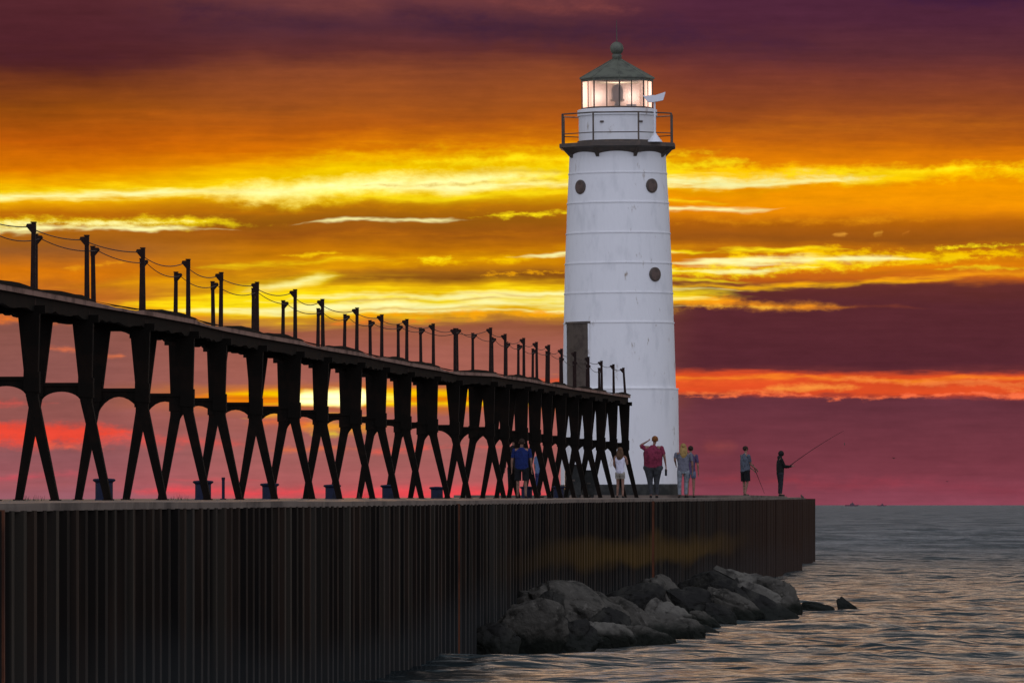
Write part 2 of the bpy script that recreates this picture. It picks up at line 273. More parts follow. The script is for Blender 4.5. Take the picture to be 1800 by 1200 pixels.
# sheet piling: dark rust, greyer towards the water, an ochre rust stain along part of it
def pile_mat(K=1.0, name='rusted sheet piling'):
    m = mat(name, (.016, .011, .008), .85, .08)
    t = m.node_tree; b = t.nodes['Principled BSDF']
    tcn = t.nodes.new('ShaderNodeTexCoord'); mp = t.nodes.new('ShaderNodeMapping'); t.links.new(tcn.outputs['Object'], mp.inputs[0])
    s = t.nodes.new('ShaderNodeSeparateXYZ'); t.links.new(tcn.outputs['Object'], s.inputs[0])
    def nz(sc, scale, det=5):
        m2 = t.nodes.new('ShaderNodeMapping'); m2.inputs['Scale'].default_value = sc; t.links.new(tcn.outputs['Object'], m2.inputs[0])
        n = t.nodes.new('ShaderNodeTexNoise'); n.inputs['Scale'].default_value = scale; n.inputs['Detail'].default_value = det
        t.links.new(m2.outputs[0], n.inputs['Vector']); return n.outputs[0]
    def mr(v, a, b_):
        n = t.nodes.new('ShaderNodeMapRange'); n.interpolation_type = 'SMOOTHSTEP'; t.links.new(v, n.inputs[0]); n.inputs[1].default_value = a; n.inputs[2].default_value = b_; return n.outputs[0]
    def ma(op, a, b_):
        n = t.nodes.new('ShaderNodeMath'); n.operation = op
        for i, v in enumerate((a, b_)):
            if isinstance(v, (int, float)): n.inputs[i].default_value = v
            else: t.links.new(v, n.inputs[i])
        return n.outputs[0]
    def mx(f, a, b_):
        n = t.nodes.new('ShaderNodeMix'); n.data_type = 'RGBA'; t.links.new(f, n.inputs[0])
        for k, v in ((6, a), (7, b_)):
            if isinstance(v, tuple): n.inputs[k].default_value = (*v, 1)
            else: t.links.new(v, n.inputs[k])
        return n.outputs[2]
    base = mx(mr(nz((1, .9, .12), 2.0), .42, .62), (.014, .010, .007), (.042, .026, .017))
    base = mx(mr(nz((1, 1.6, .03), 1.1, 2), .55, .68), base, (.055, .048, .038))
    base = mx(ma('MULTIPLY', mr(nz((1, 3.2, .02), 1.0, 1), .52, .60), .8), base, (.052, .042, .030))
    base = mx(ma('MULTIPLY', mr(nz((1, 2.1, .02), 1.0, 1), .50, .40), .7), base, (.006, .005, .004))
    wav = ma('ADD', s.outputs[2], ma('MULTIPLY', ma('SUBTRACT', nz((1, .06, 1), .5, 3), .5), 1.6))
    wet = mr(wav, 1.25, .3)  # greyer towards the waterline
    base = mx(ma('MULTIPLY', wet, .75), base, (.038, .041, .040))
    st1 = ma('MULTIPLY', mr(wav, .95, 1.25), mr(wav, 1.75, 1.35))
    sy = ma('MULTIPLY', mr(s.outputs[1], 110, 150), mr(s.outputs[1], 215, 175))
    base = mx(ma('MULTIPLY', ma('MULTIPLY', st1, sy), .8), base, (.15, .085, .02))
    base = mx(ma('MULTIPLY', mr(s.outputs[1], 165, 245), .45), base, (.11, .055, .035))
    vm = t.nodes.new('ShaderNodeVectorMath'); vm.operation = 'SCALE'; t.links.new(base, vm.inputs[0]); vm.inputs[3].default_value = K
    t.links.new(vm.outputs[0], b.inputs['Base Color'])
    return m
M['pile'] = pile_mat(.80); M['pileweb'] = pile_mat(.42, 'shade-darkened recess of the piling')  # second copy scaled darker: shade between the ribs put into its colour

# ------------------------------------------------------------------ helpers
class MB:
    def __init__(s): s.v = []; s.f = []
    def add(s, vs, fs):
        o = len(s.v); s.v += [tuple(v) for v in vs]; s.f += [tuple(i + o for i in f) for f in fs]
    def box(s, lo, hi):
        x0, y0, z0 = lo; x1, y1, z1 = hi
        s.add([(x0,y0,z0),(x1,y0,z0),(x1,y1,z0),(x0,y1,z0),(x0,y0,z1),(x1,y0,z1),(x1,y1,z1),(x0,y1,z1)],
              [(3,2,1,0),(4,5,6,7),(0,1,5,4),(1,2,6,5),(2,3,7,6),(3,0,4,7)])
    def prism(s, poly, y0, y1):      # poly of (x,z), extruded along y
        n = len(poly)
        s.add([(p[0], y0, p[1]) for p in poly] + [(p[0], y1, p[1]) for p in poly],
              [tuple(range(n)), tuple(range(2*n-1, n-1, -1))] + [(i, i+n, (i+1) % n + n, (i+1) % n) for i in range(n)])
    def bar(s, a, b, r, n=6, r2=None):
        a = Vector(a); b = Vector(b); d = (b - a).normalized(); r2 = r if r2 is None else r2
        u = d.orthogonal().normalized(); w = d.cross(u)
        vs = []
        for p, q in ((a, r), (b, r2)):
            for i in range(n):
                t = 2*math.pi*(i + .5)/n; vs.append(p + (u*math.cos(t) + w*math.sin(t))*q)
        s.add(vs, [tuple(range(n-1, -1, -1)), tuple(range(n, 2*n))] + [(i, (i+1) % n, (i+1) % n + n, i+n) for i in range(n)])
    def tube(s, pts, r, n=5):
        for a, b in zip(pts[:-1], pts[1:]): s.bar(a, b, r, n)
    def lathe(s, prof, n=48, c=(0, 0), rot=0.0, cap=True):
        vs = []
        for r, z in prof:
            for i in range(n):
                t = 2*math.pi*i/n + rot; vs.append((c[0] + r*math.cos(t), c[1] + r*math.sin(t), z))
        fs = [(j*n+i, j*n+(i+1) % n, (j+1)*n+(i+1) % n, (j+1)*n+i) for j in range(len(prof)-1) for i in range(n)]
        if cap: fs += [tuple(range(n-1, -1, -1)), tuple(range((len(prof)-1)*n, len(prof)*n))]
        s.add(vs, fs)
    def ball(s, c, r, n=14, m=9):
        if isinstance(r, (int, float)): r = (r, r, r)
        prof = []; vs = []; fs = []
        for j in range(m+1):
            ph = -math.pi/2 + math.pi*j/m
            for i in range(n):
                t = 2*math.pi*i/n; vs.append((c[0]+r[0]*math.cos(ph)*math.cos(t), c[1]+r[1]*math.cos(ph)*math.sin(t), c[2]+r[2]*math.sin(ph)))
        fs = [(j*n+i, j*n+(i+1) % n, (j+1)*n+(i+1) % n, (j+1)*n+i) for j in range(m) for i in range(n)]
        s.add(vs, fs)
    def build(s, name, m, parent=None, loc=(0, 0, 0), rot=(0, 0, 0), smooth=False):
        me = bpy.data.meshes.new(name); me.from_pydata(s.v, [], s.f); me.update()
        bm = bmesh.new(); bm.from_mesh(me); bmesh.ops.recalc_face_normals(bm, faces=bm.faces); bm.to_mesh(me); bm.free()
        if smooth: me.shade_smooth()
        me.materials.append(m)
        o = bpy.data.objects.new(name, me); col.objects.link(o); o.location = loc; o.rotation_euler = rot
        if parent: o.parent = parent
        return o
def tag(o, label=None, cat=None, group=None, kind=None):
    for k, v in (('label', label), ('category', cat), ('group', group), ('kind', kind)):
        if v: o[k] = v
    return o
def empty(name, loc, rot=(0, 0, 0)):
    o = bpy.data.objects.new(name, None); col.objects.link(o); o.location = loc; o.rotation_euler = rot; return o
def PW(a, Y, z=0.0): return Vector((a + B*Y, Y, CAMZ + z))       # a = offset across the pier, z relative to eye level
def W(px, s, z=0.0): return Vector(((px - 900)/s, F/s, CAMZ + z))
YAW = -math.atan(B)
def zp(Y): return -.056 + .0014*(Y - 61)                          # top of the piling, relative to eye level
SLAB = .065

# ------------------------------------------------------------------ water
def build_water():
    import numpy as np
    rng = np.random.RandomState(4)
    ys = [-60.0, 20.0, 50.0]
    y = 72.0
    while y < 320: ys.append(y); y += .16 + max(0, (y-100))*.0022
    while y < 60000: ys.append(y); y *= 1.0035 if y < 700 else (1.01 if y < 1500 else 1.12)
    ys = np.array(ys); nc = 420
    t = np.linspace(-1, 1, nc)
    rows = []
    for y in ys:
        if y > 60:
            c = y*.045; hw = y*.062 + 3
            x = c*.5 + t*hw*1.0
        else: x = t*10
        x = x.copy(); x[0] = -max(300, y*1.5); x[-1] = max(300, y*1.5)
        rows.append(x)
    X = np.array(rows); Y = np.repeat(ys[:, None], nc, 1); Z = np.zeros_like(X)
    dx = np.zeros_like(X); dyy = np.zeros_like(X)
    for k in range(90):
        lam = 0.55 * (6/0.55)**rng.rand(); th = rng.normal(-1.4, .95)
        if k >= 76: lam = 7 + 13*rng.rand(); th = rng.normal(-1.45, .3)
        kx, ky = math.cos(th)*2*math.pi/lam, math.sin(th)*2*math.pi/lam
        amp = .0056*lam**.7*(.6+.6*rng.rand())*(1.0 if lam < 2.5 else .5); amp = amp if k < 76 else .026*(.6+.6*rng.rand()); ph = rng.rand()*6.28
        spc = np.gradient(ys)[:, None]*np.ones_like(X)
        att = np.clip((lam/abs(math.sin(th)+.15)/spc - 2.0)/2.0, 0, 1)
        a = amp*att; arg = kx*X + ky*Y + ph
        grp = .65 + .35*np.sin(X*.11*rng.rand() + Y*.07*rng.rand() + rng.rand()*6)
        Z += a*grp*np.sin(arg); dx -= .6*a*math.cos(th)*np.cos(arg)*grp*-1; dyy -= .6*a*math.sin(th)*np.cos(arg)*grp*-1
    m = (Y > 60)
    Z = np.where(m, Z, 0); XX = X + np.where(m, dx, 0); YY = Y + np.where(m, dyy, 0)
    XX[:, 0] = X[:, 0]; XX[:, -1] = X[:, -1]
    nr = len(ys)
    V3 = np.stack([XX, YY, Z], 2).reshape(-1, 3)
    i = np.arange(nr-1)[:, None]*nc + np.arange(nc-1)[None, :]
    Q = np.stack([i, i+1, i+nc+1, i+nc], 2).reshape(-1, 4)
    me = bpy.data.meshes.new('water'); me.vertices.add(len(V3)); me.vertices.foreach_set('co', V3.ravel().astype('f'))
    me.loops.add(Q.size); me.loops.foreach_set('vertex_index', Q.ravel().astype('i'))
    me.polygons.add(len(Q)); me.polygons.foreach_set('loop_start', (np.arange(len(Q))*4).astype('i')); me.polygons.foreach_set('loop_total', np.full(len(Q), 4, 'i'))
    me.update(); me.validate(); me.shade_smooth()
    mt = bpy.data.materials.new('lake water'); mt.use_nodes = True; tr = mt.node_tree; b = tr.nodes['Principled BSDF']
    b.inputs['Base Color'].default_value = (.016, .022, .022, 1); b.inputs['Roughness'].default_value = .12; b.inputs['IOR'].default_value = 1.333
    tcn = tr.nodes.new('ShaderNodeTexCoord'); prev = None
    for sc, stg, d in (((.05, .10, 1), 1.0, 1.6), ((.16, .5, 1), 1.0, .6), ((.7, 1.5, 1), 1.0, .16), ((2.4, 4.5, 1), .9, .05), ((7, 11, 1), .8, .014)):
        mp = tr.nodes.new('ShaderNodeMapping'); mp.inputs['Scale'].default_value = sc; tr.links.new(tcn.outputs['Object'], mp.inputs[0])
        n = tr.nodes.new('ShaderNodeTexNoise'); n.inputs['Scale'].default_value = 1; n.inputs['Detail'].default_value = 2; tr.links.new(mp.outputs[0], n.inputs['Vector'])
        bp = tr.nodes.new('ShaderNodeBump'); bp.inputs['Strength'].default_value = stg; bp.inputs['Distance'].default_value = d
        tr.links.new(n.outputs[0], bp.inputs['Height'])
        if prev: tr.links.new(prev, bp.inputs['Normal'])
        prev = bp.outputs[0]
    tr.nodes.remove(b)
    df = tr.nodes.new('ShaderNodeBsdfDiffuse'); df.inputs[0].default_value = (.018, .026, .027, 1)
    gs = tr.nodes.new('ShaderNodeBsdfGlossy'); gs.inputs[0].default_value = (.56, .60, .635, 1); gs.inputs['Roughness'].default_value = .14
    fr = tr.nodes.new('ShaderNodeFresnel'); fr.inputs[0].default_value = 1.333
    mxs = tr.nodes.new('ShaderNodeMixShader')
    for nd, sock in ((df, 'Normal'), (gs, 'Normal'), (fr, 'Normal')): tr.links.new(prev, nd.inputs[sock])
    # farther out the unresolved chop acts as roughness, broken by gust streaks
    def nd_(t, **k):
        n = tr.nodes.new(t)
        for a_, v_ in k.items(): setattr(n, a_, v_)
        return n
    sxyz = nd_('ShaderNodeSeparateXYZ'); tr.links.new(tcn.outputs['Object'], sxyz.inputs[0])
    far = nd_('ShaderNodeMapRange', interpolation_type='SMOOTHSTEP'); tr.links.new(sxyz.outputs[1], far.inputs[0]); far.inputs[1].default_value = 130; far.inputs[2].default_value = 420
    rg = nd_('ShaderNodeMath', operation='MULTIPLY_ADD'); tr.links.new(far.outputs[0], rg.inputs[0]); rg.inputs[1].default_value = .34; rg.inputs[2].default_value = .14
    tr.links.new(rg.outputs[0], gs.inputs['Roughness'])
    mpg = nd_('ShaderNodeMapping'); mpg.inputs['Scale'].default_value = (.16, .03, 1); tr.links.new(tcn.outputs['Object'], mpg.inputs[0])
    ng_ = nd_('ShaderNodeTexNoise'); ng_.inputs['Scale'].default_value = 1; ng_.inputs['Detail'].default_value = 6; ng_.inputs['Roughness'].default_value = .7; tr.links.new(mpg.outputs[0], ng_.inputs['Vector'])
    gr = nd_('ShaderNodeMapRange', interpolation_type='SMOOTHSTEP'); tr.links.new(ng_.outputs[0], gr.inputs[0]); gr.inputs[1].default_value = .36; gr.inputs[2].default_value = .62; gr.inputs[3].default_value = .30; gr.inputs[4].default_value = .82
    gm_ = nd_('ShaderNodeMix'); tr.links.new(far.outputs[0], gm_.inputs[0]); gm_.inputs[2].default_value = 1.0; tr.links.new(gr.outputs[0], gm_.inputs[3])
    ff = nd_('ShaderNodeMath', operation='MULTIPLY'); tr.links.new(fr.outputs[0], ff.inputs[0]); tr.links.new(gm_.outputs[0], ff.inputs[1])
    tr.links.new(ff.outputs[0], mxs.inputs[0]); tr.links.new(df.outputs[0], mxs.inputs[1]); tr.links.new(gs.outputs[0], mxs.inputs[2])
    tr.links.new(mxs.outputs[0], tr.nodes['Material Output'].inputs[0])
    me.materials.append(mt)
    o = bpy.data.objects.new('water', me); col.objects.link(o); tag(o, kind='structure')
build_water()

# ------------------------------------------------------------------ pier
def pl(a, Y, z): p = PW(a, Y, z); return (p.x, p.y, p.z)
pier = empty('pier', (0, 0, 0)); tag(pier, 'long concrete topped pier with dark rusted sheet piling standing in the lake', 'pier')
def sheet(aw, y0, y1, period=.68, dep=.14):
    mb = MB(); prof = []; y = y0
    while y < y1:
        j = random.uniform(-.012, .012)
        prof += [(aw+j, y), (aw+j, y+period*random.uniform(.23, .29)), (aw-dep+j, y+period*.5), (aw-dep+j, y+period*.84)]
        y += period
    prof.append((aw, y))
    vs = []; fs = []
    for a, Y in prof:
        vs.append(pl(a, Y, -CAMZ-1.5)); vs.append(pl(a, Y, zp(Y)))
    for i in range(len(prof)-1): fs.append((2*i, 2*i+2, 2*i+3, 2*i+1))
    mb.add(vs, fs); return mb
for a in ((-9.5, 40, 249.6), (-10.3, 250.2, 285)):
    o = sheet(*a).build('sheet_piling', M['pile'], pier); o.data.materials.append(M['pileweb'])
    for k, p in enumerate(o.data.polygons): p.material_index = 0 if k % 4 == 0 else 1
mb = MB()
for (a0, a1, Y) in ((-9.5, -20.5, 249.9), (-10.3, -20.5, 285.2)):
    a = a0; prof = []
    while a > a1: prof += [(a, Y), (a-.25, Y), (a-.35, Y-.2), (a-.6, Y-.2)]; a -= .7
    vs = []
    for p in prof: vs += [pl(p[0], p[1], -CAMZ-1.5), pl(p[0], p[1], zp(Y))]
    mb.add(vs, [(2*i, 2*i+2, 2*i+3, 2*i+1) for i in range(len(prof)-1)])
mb.add([pl(-20.5, 40, -CAMZ-1.5), pl(-20.5, 285, -CAMZ-1.5), pl(-20.5, 285, zp(285)), pl(-20.5, 40, zp(40))], [(0, 1, 2, 3)])
mb.build('end_piling', M['pile'], pier)
def slab(name, a0, a1, y0, y1, zf, th, m, edge=0.0, step=6.0):
    mb = MB(); y = y0; prev = None
    n = max(1, int((y1-y0)/step))
    for i in range(n+1):
        Y = y0 + (y1-y0)*i/n; j = random.uniform(-edge, edge); z = zf(Y) + random.uniform(-edge, edge)*.35
        ring = [pl(a0, Y, z-th), pl(a0+j*.3, Y, z), pl(a1, Y, z), pl(a1, Y, z-th)]
        o = len(mb.v); mb.v += ring
        if i: p = o-4; mb.f += [(p+k, o+k, o+(k+1) % 4, p+(k+1) % 4) for k in range(4)]
        if i in (0, n): mb.f.append((o, o+1, o+2, o+3))
    return mb.build(name, m, pier)
slab('concrete_deck', -9.52, -20.3, 40, 249.5, lambda Y: zp(Y)+SLAB, .075, M['concrete'], .02)
slab('raised_slab', -10.0, -19.5, 219, 248.6, lambda Y: .315, .3, M['concrete'], .006)
slab('concrete_deck', -10.4, -20.3, 251, 284.6, lambda Y: zp(Y)-.004, .25, M['concrete'], .01)
for Y in (61.2, 107.5, 158.8):
    mb = MB(); a0 = -9.53
    for z0, z1 in ((-CAMZ-.6, zp(Y)+.01),):
        p = PW(a0, Y); mb.box((p.x-.02, p.y-.05, CAMZ+z0), (p.x+.055, p.y+.05, CAMZ+z1))
    mb.build('joint_beam', M['rust'], pier)

# ------------------------------------------------------------------ catwalk
TA = [58,153,252,331,388,452,519,568,627,671,715,762,800]
TYA = [392,415,437,457,480,497,510,527,542,554,562,570,578]
TB = [862,888,921,944,964,988,1011,1035,1058,1079,1100]
TYB = [577,588,595,602,607,614,619,628,635,641,647]
bents = []
for k in (-2, -1):
    Y = 105.2+5.27*k; bents.append((-15.9 - .05*k*-1, Y, 4.34))
for i, (x, y) in enumerate(zip(TA, TYA)):
    Y = 105.2+5.27*i; s = F/Y; bents.append(((x-1866)/s, Y, (887-y)/s))
for i, (x, y) in enumerate(zip(TB, TYB)):
    Y = 172.8+4.4*i; s = F/Y; bents.append(((x-1866)/s, Y, (887-y)/s))
N = len(bents); HW = .42
def deckz(i):
    a, Y, zt = bents[i]
    return (3.22 if Y < 170 else 3.26 + (Y-172)*.0034)
cw = empty('elevated_catwalk', PW(bents[0][0], bents[0][1], zp(bents[0][1])+SLAB))
tag(cw, 'long black steel elevated catwalk on splayed arched frames leading to the white lighthouse', 'catwalk')
base = cw.location.copy()
for i, (a, Y, zt) in enumerate(bents):
    dz = deckz(i); g = zp(Y)+SLAB-.01
    c = PW(a-HW, Y); cx, cy = c.x, c.y
    fr = empty('support_frame', Vector((cx, cy, CAMZ+g))-base, (0, 0, YAW)); fr.parent = cw
    top = dz-.17-g; w1 = 1.95-g; w0 = 1.80-g
    for side, foot in ((1, .33), (-1, .25)):
        j = random.uniform(-.01, .01)
        o = [(.44+foot+.058, 0), (.51, w0-.15), (.505, w1), (.54+j, top)]
        inn = [((.19 if side == 1 else .13)+j, top), (.30 if side == 1 else .27, w1), (.32, w0-.12), (.44+foot-.058, 0)]
        mb = MB(); mb.prism([(side*u, z) for u, z in o+inn], -.07, .07)
        mb.prism([(side*(.44+foot-.08), 0), (side*(.44+foot+.08), 0), (side*(.44+foot+.08), .025), (side*(.44+foot-.08), .025)], -.10, .10)
        mb.build('leg', M['steel'], fr)
    # cross beam with an arched soffit springing from the legs
    zs = (1.62 if i < 4 else 1.12)-g; za = w0+.03; n = 16
    inner = lambda z, f: .32+(.44+f-.058-.32)*(w0-.12-z)/(w0-.12) if z < w0-.12 else .32
    arch = []; outer = []
    for k in range(n+1):
        c_ = -math.cos(math.pi*k/n); f_ = .33 if c_ > 0 else .25
        us = inner(zs, f_)+.004; z = zs + (za-zs)*abs(math.sin(math.pi*k/n))**.9
        arch.append((us*c_, z))
        t_ = abs(c_); zo = w1+.02 if t_ < .7 else (w1+.02)*(1-(t_-.7)/.3)+(zs-.02)*(t_-.7)/.3
        outer.append((math.copysign(min(abs(us*c_), .32) if t_ < .7 else max(abs(us*c_), inner(zo, f_)+.03), c_), zo))
    mb = MB()
    for k in range(n): mb.prism([arch[k], arch[k+1], outer[k+1], outer[k]], -.05, .05)
    mb.box((-.42, -.075, w1-.03), (.42, .075, w1+.025))
    mb.build('cross_beam', M['steel'], fr)
    for sd in (1, -1):
        mb = MB(); mb.prism([(sd*.28, w1-.20), (sd*.53, w1-.22), (sd*.53, w1+.10), (sd*.29, w1+.13)], -.085, .085); mb.build('gusset_plate', M['steel'], fr)
    # top beam
    mb = MB(); mb.box((-.62, -.06, top-.10), (.62, .06, top+.02)); mb.build('top_beam', M['steel'], fr)
# stringers, deck, edge
def along(name, a_off0, a_off1, z0f, z1f, m, rag=0.0, wav=0.0, sub=8, cap=False):
    mb = MB(); first = True; prev = None
    pts = []
    for i in range(N-1):
        for k in range(sub):
            t = k/sub; a = bents[i][0]*(1-t)+bents[i+1][0]*t; Y = bents[i][1]*(1-t)+bents[i+1][1]*t; z = deckz(i)*(1-t)+deckz(i+1)*t
            pts.append((a, Y, z, t, i))
    a, Y, _ = bents[-1]; pts.append((a, Y+.6, deckz(N-1), 0, N-1))
    for j, (a, Y, z, t, i) in enumerate(pts):
        r = random.uniform(-rag, rag*.3); sag = wav*(math.sin(math.pi*t)*(1 if (i*7) % 5 > 1 else -1.1) + mn.noise(Vector((Y*.8, 1, 0)))*.6)
        ring = [PW(a-HW+a_off0, Y, z+z0f+r)-base, PW(a-HW+a_off0, Y, z+z1f+sag)-base, PW(a-HW+a_off1, Y, z+z1f+sag)-base, PW(a-HW+a_off1, Y, z+z0f+r)-base]
        o = len(mb.v); mb.v += [tuple(p) for p in ring]
        if j: p = o-4; mb.f += [(p+k, o+k, o+(k+1) % 4, p+(k+1) % 4) for k in range(4)]
        if j in (0, len(pts)-1): mb.f.append((o, o+1, o+2, o+3))
    return mb.build(name, m, cw)
along('stringer', .38, .46, -.20, -.002, M['steel'], rag=.05, sub=14)
along('stringer', -.38, -.46, -.20, -.002, M['steel'], rag=.05, sub=14)
along('walkway_deck', -.50, .50, 0.0, .03, M['steel'])
along('deck_edge_board', .50, .53, -.015, .075, M['deckside'], wav=.045)
along('deck_edge_board', -.50, -.53, -.03, .085, M['deckside'], wav=.03)
along('toe_rail', .515, .545, .07, .09, M['steel'], wav=.045)
tops = {1: [], -1: []}
for i, (a, Y, zt) in enumerate(bents):
    dz = deckz(i)
    for side in (1, -1):
        if i == 0 and side == -1: continue
        u = HW*side
        c = PW(a-HW+u, Y, 0); lean = random.uniform(-.02, .02) + (-.06 if i == N-1 and side == 1 else 0)
        mb = MB(); h = zt-dz+.18 + (random.uniform(-.03, .03) if side == -1 else 0)
        z0 = -.18
        r0, r1 = .041, .030
        mb.add([(-r0,-.04,0),(r0,-.04,0),(r0,.04,0),(-r0,.04,0),(lean-r1,-.035,h),(lean+r1,-.035,h),(lean+r1,.035,h),(lean-r1,.035,h)],
               [(3,2,1,0),(4,5,6,7),(0,1,5,4),(1,2,6,5),(2,3,7,6),(3,0,4,7)])
        p = mb.build('rail_post', M['rail'], cw, Vector((c.x, c.y, CAMZ+dz+z0))-base, (0, 0, YAW))
        mb = MB(); q = -side
        mb.prism([(lean-q*.036, h-.005), (lean+q*.10, h-.012), (lean+q*.115, h-.05), (lean+q*.085, h-.085), (lean+q*.03, h-.15), (lean-q*.036, h-.15)], -.04, .04)
        mb.prism([(lean-.045, h), (lean+.045, h), (lean+.04, h+.02), (lean-.04, h+.02)], -.045, .045)
        mb.build('cable_bracket', M['rail'], p)
        tops[side].append(Vector((c.x + lean + q*.08, c.y, CAMZ+dz+z0+h-.06))-base)
for side in (1, -1):
    mb = MB(); T = tops[side]
    for a, b in zip(T[:-1], T[1:]):
        sg = random.uniform(.05, .13)
        pts = [a.lerp(b, k/10) - Vector((0, 0, 4*sg*(k/10)*(1-k/10))) for k in range(11)]
        mb.tube(pts, .0085, 4)
    mb.build('hand_cable', M['cable'], cw)

# ------------------------------------------------------------------ lighthouse
SL = 53.5; LY = F/SL
lh = empty('lighthouse', W(1090, SL, .315), (0, math.radians(-.42), 0))
tag(lh, 'white round lighthouse with dark gallery and glazed lantern near the pier end', 'lighthouse')
def z_(y): return (887-y)/SL-.315
mb = MB(); P = []
segs = [(852, 683, 104.5, 103.5), (683, 567, 99.5, 97), (567, 515, 96.6, 95.4), (515, 463, 95.2, 93.8), (463, 410, 93.4, 91.5), (410, 357, 91.2, 89.2), (357, 305, 88.8, 86.3), (305, 258, 86, 84.2)]
for i, (y0, y1, r0, r1) in enumerate(segs):
    P += [(r0/SL, z_(y0)), (r1/SL, z_(y1)-.05), (r1/SL+.018, z_(y1)-.045), (r1/SL+.018, z_(y1)-.004)]
P.append((84/SL, z_(256)))
mb.lathe(P, 72); mb.build('tower_shell', M['tower'], lh, smooth=False)
tw = bpy.data.objects['tower_shell'].data; tw.shade_smooth(); tw.set_sharp_from_angle(angle=math.radians(12))
mb = MB(); mb.lathe([(2.02, -.02), (2.02, .31), (1.95, .36)], 64); mb.build('plinth', M['black'], lh)
def on_tower(theta, r, z):  # theta measured from the camera side, positive to the right
    return Vector((r*math.sin(theta), -r*math.cos(theta), z))
for (px, py, cxp, rr) in ((1021, 331, 1087, 87.4), (1145, 330, 1087, 87.4), (1151, 485, 1088.5, 94.6)):
    th = math.asin((px-cxp)/rr); r = rr/SL
    mb = MB(); mb.lathe([(.235, -.02), (.235, .035), (.2, .05)], 28)
    ring = mb.build('porthole', M['trim'], lh, on_tower(th, r, z_(py)), (math.radians(90), 0, th))
    mb = MB(); mb.lathe([(.19, .0), (.19, .058), (.10, .062)], 28); mb.build('porthole_cover', M['port'], ring)
th = math.radians(-50.5); r = 98.5/SL
dr = empty('door', on_tower(th, r-.03, 0), (0, 0, th)); dr.parent = lh
zb, zt_ = z_(690), z_(570)
dr.location = (0, 0, 0)
def curved(r0, r1, a0, a1, z0, z1, n=8):
    mb = MB(); vs = []
    for k in range(n+1):
        t = a0+(a1-a0)*k/n
        for r_, z in ((r0, z0), (r1, z0), (r1, z1), (r0, z1)): vs.append((r_*math.sin(t), -r_*math.cos(t), z))
    fs = [(4*k+j, 4*k+4+j, 4*k+4+(j+1) % 4, 4*k+(j+1) % 4) for k in range(n) for j in range(4)] + [(0, 1, 2, 3), tuple(4*n+j for j in range(4))]
    mb.add(vs, fs); return mb
ha = .54/r
curved(r-.12, r+.022, -ha, ha, zb, zt_).build('door_leaf', M['door'], dr)
curved(r-.12, r+.05, -ha*1.1, ha*1.12, zt_+.003, zt_+.07).build('lintel', M['trim'], dr)
for q in (-1, 1): curved(r-.12, r+.04, q*ha*1.01, q*ha*1.09, zb, zt_).build('door_jamb', M['tower'], dr)
mb = MB(); mb.ball(tuple(on_tower(ha*.75, r+.05, zb+.95)), .03); mb.build('handle', M['trim'], dr)
# gallery
R8 = math.radians
off = -R8(90)-R8(25)
gz = z_(257)
mb = MB(); mb.lathe([(1.60, gz-.30), (1.90, gz-.12), (2.04, gz-.07), (2.04, gz+.05), (1.98, gz+.06)], 8, rot=off); mb.build('gallery', M['trim'], lh)
for k in range(8):
    t = off + k*math.pi/4
    d = Vector((math.cos(t), math.sin(t), 0))
    mb = MB(); pr = [(1.52, gz-.42), (1.62, gz-.40), (1.90, gz-.12), (1.52, gz-.12)]
    mb.prism(pr, -.05, .05); mb.build('bracket', M['trim'], lh, (0, 0, 0), (0, 0, t))
rl = empty('gallery_railing', (0, 0, gz)); rl.parent = lh
H = .97
for k in range(8):
    t = off+k*math.pi/4; p = Vector((1.93*math.cos(t), 1.93*math.sin(t), .05))
    mb = MB(); mb.bar(p, p+Vector((0, 0, H)), .03, 6); mb.build('post', M['trim'], rl)
for zr, rr_ in ((H+.03, .026), (H*.36, .018)):
    mb = MB(); pts = [Vector((1.93*math.cos(off+k*math.pi/4), 1.93*math.sin(off+k*math.pi/4), .05+zr-.03)) for k in range(9)]
    mb.tube(pts, rr_, 6); mb.build('rail', M['trim'], rl)
# service room (octagonal drum)
mb = MB(); lo8 = -R8(90)-R8(42)
mb.lathe([(1.27, gz+.05), (1.27, z_(205)), (1.31, z_(204.5)), (1.31, z_(194)), (1.25, z_(193))], 32); mb.build('service_room', M['tower'], lh)
mb = MB(); mb.lathe([(1.32, gz+.055), (1.32, gz+.16), (1.275, gz+.16)], 32); mb.build('base_moulding', M['trim'], lh)
zz = z_(217)
for px in (-28, 40): 
    mb = MB(); th = math.asin(px/68.0); p = on_tower(th, 1.28, zz); mb.box((p.x-.06, p.y-.03, p.z-.03), (p.x+.06, p.y+.03, p.z+.03))
    mb.build('vent', M['trim'], lh)
# lantern
ln = empty('lantern', (0, 0, z_(193))); ln.parent = lh
LH_ = z_(140)-z_(193)
rr_ = 1.15
for k in range(8):
    t = lo8+k*math.pi/4; t2 = t+math.pi/4
    a = Vector((rr_*math.cos(t), rr_*math.sin(t), 0)); b = Vector((rr_*math.cos(t2), rr_*math.sin(t2), 0))
    mb = MB(); mb.bar(a, a+Vector((0, 0, LH_)), .026, 6); mb.build('mullion', M['trim'], ln)
    m_ = (a+b)/2; mb = MB(); mb.bar(m_, m_+Vector((0, 0, LH_)), .018, 4); mb.build('glazing_bar', M['trim'], ln)
gl = bpy.data.materials.new('lantern glass'); gl.use_nodes = True; g = gl.node_tree; bsdf = g.nodes['Principled BSDF']
tr_ = g.nodes.new('ShaderNodeBsdfTransparent'); tr_.inputs[0].default_value = (.93, .93, .93, 1)
di = g.nodes.new('ShaderNodeBsdfTranslucent'); di.inputs[0].default_value = (.9, .75, .68, 1)
gs = g.nodes.new('ShaderNodeBsdfGlossy'); gs.inputs[1].default_value = .5
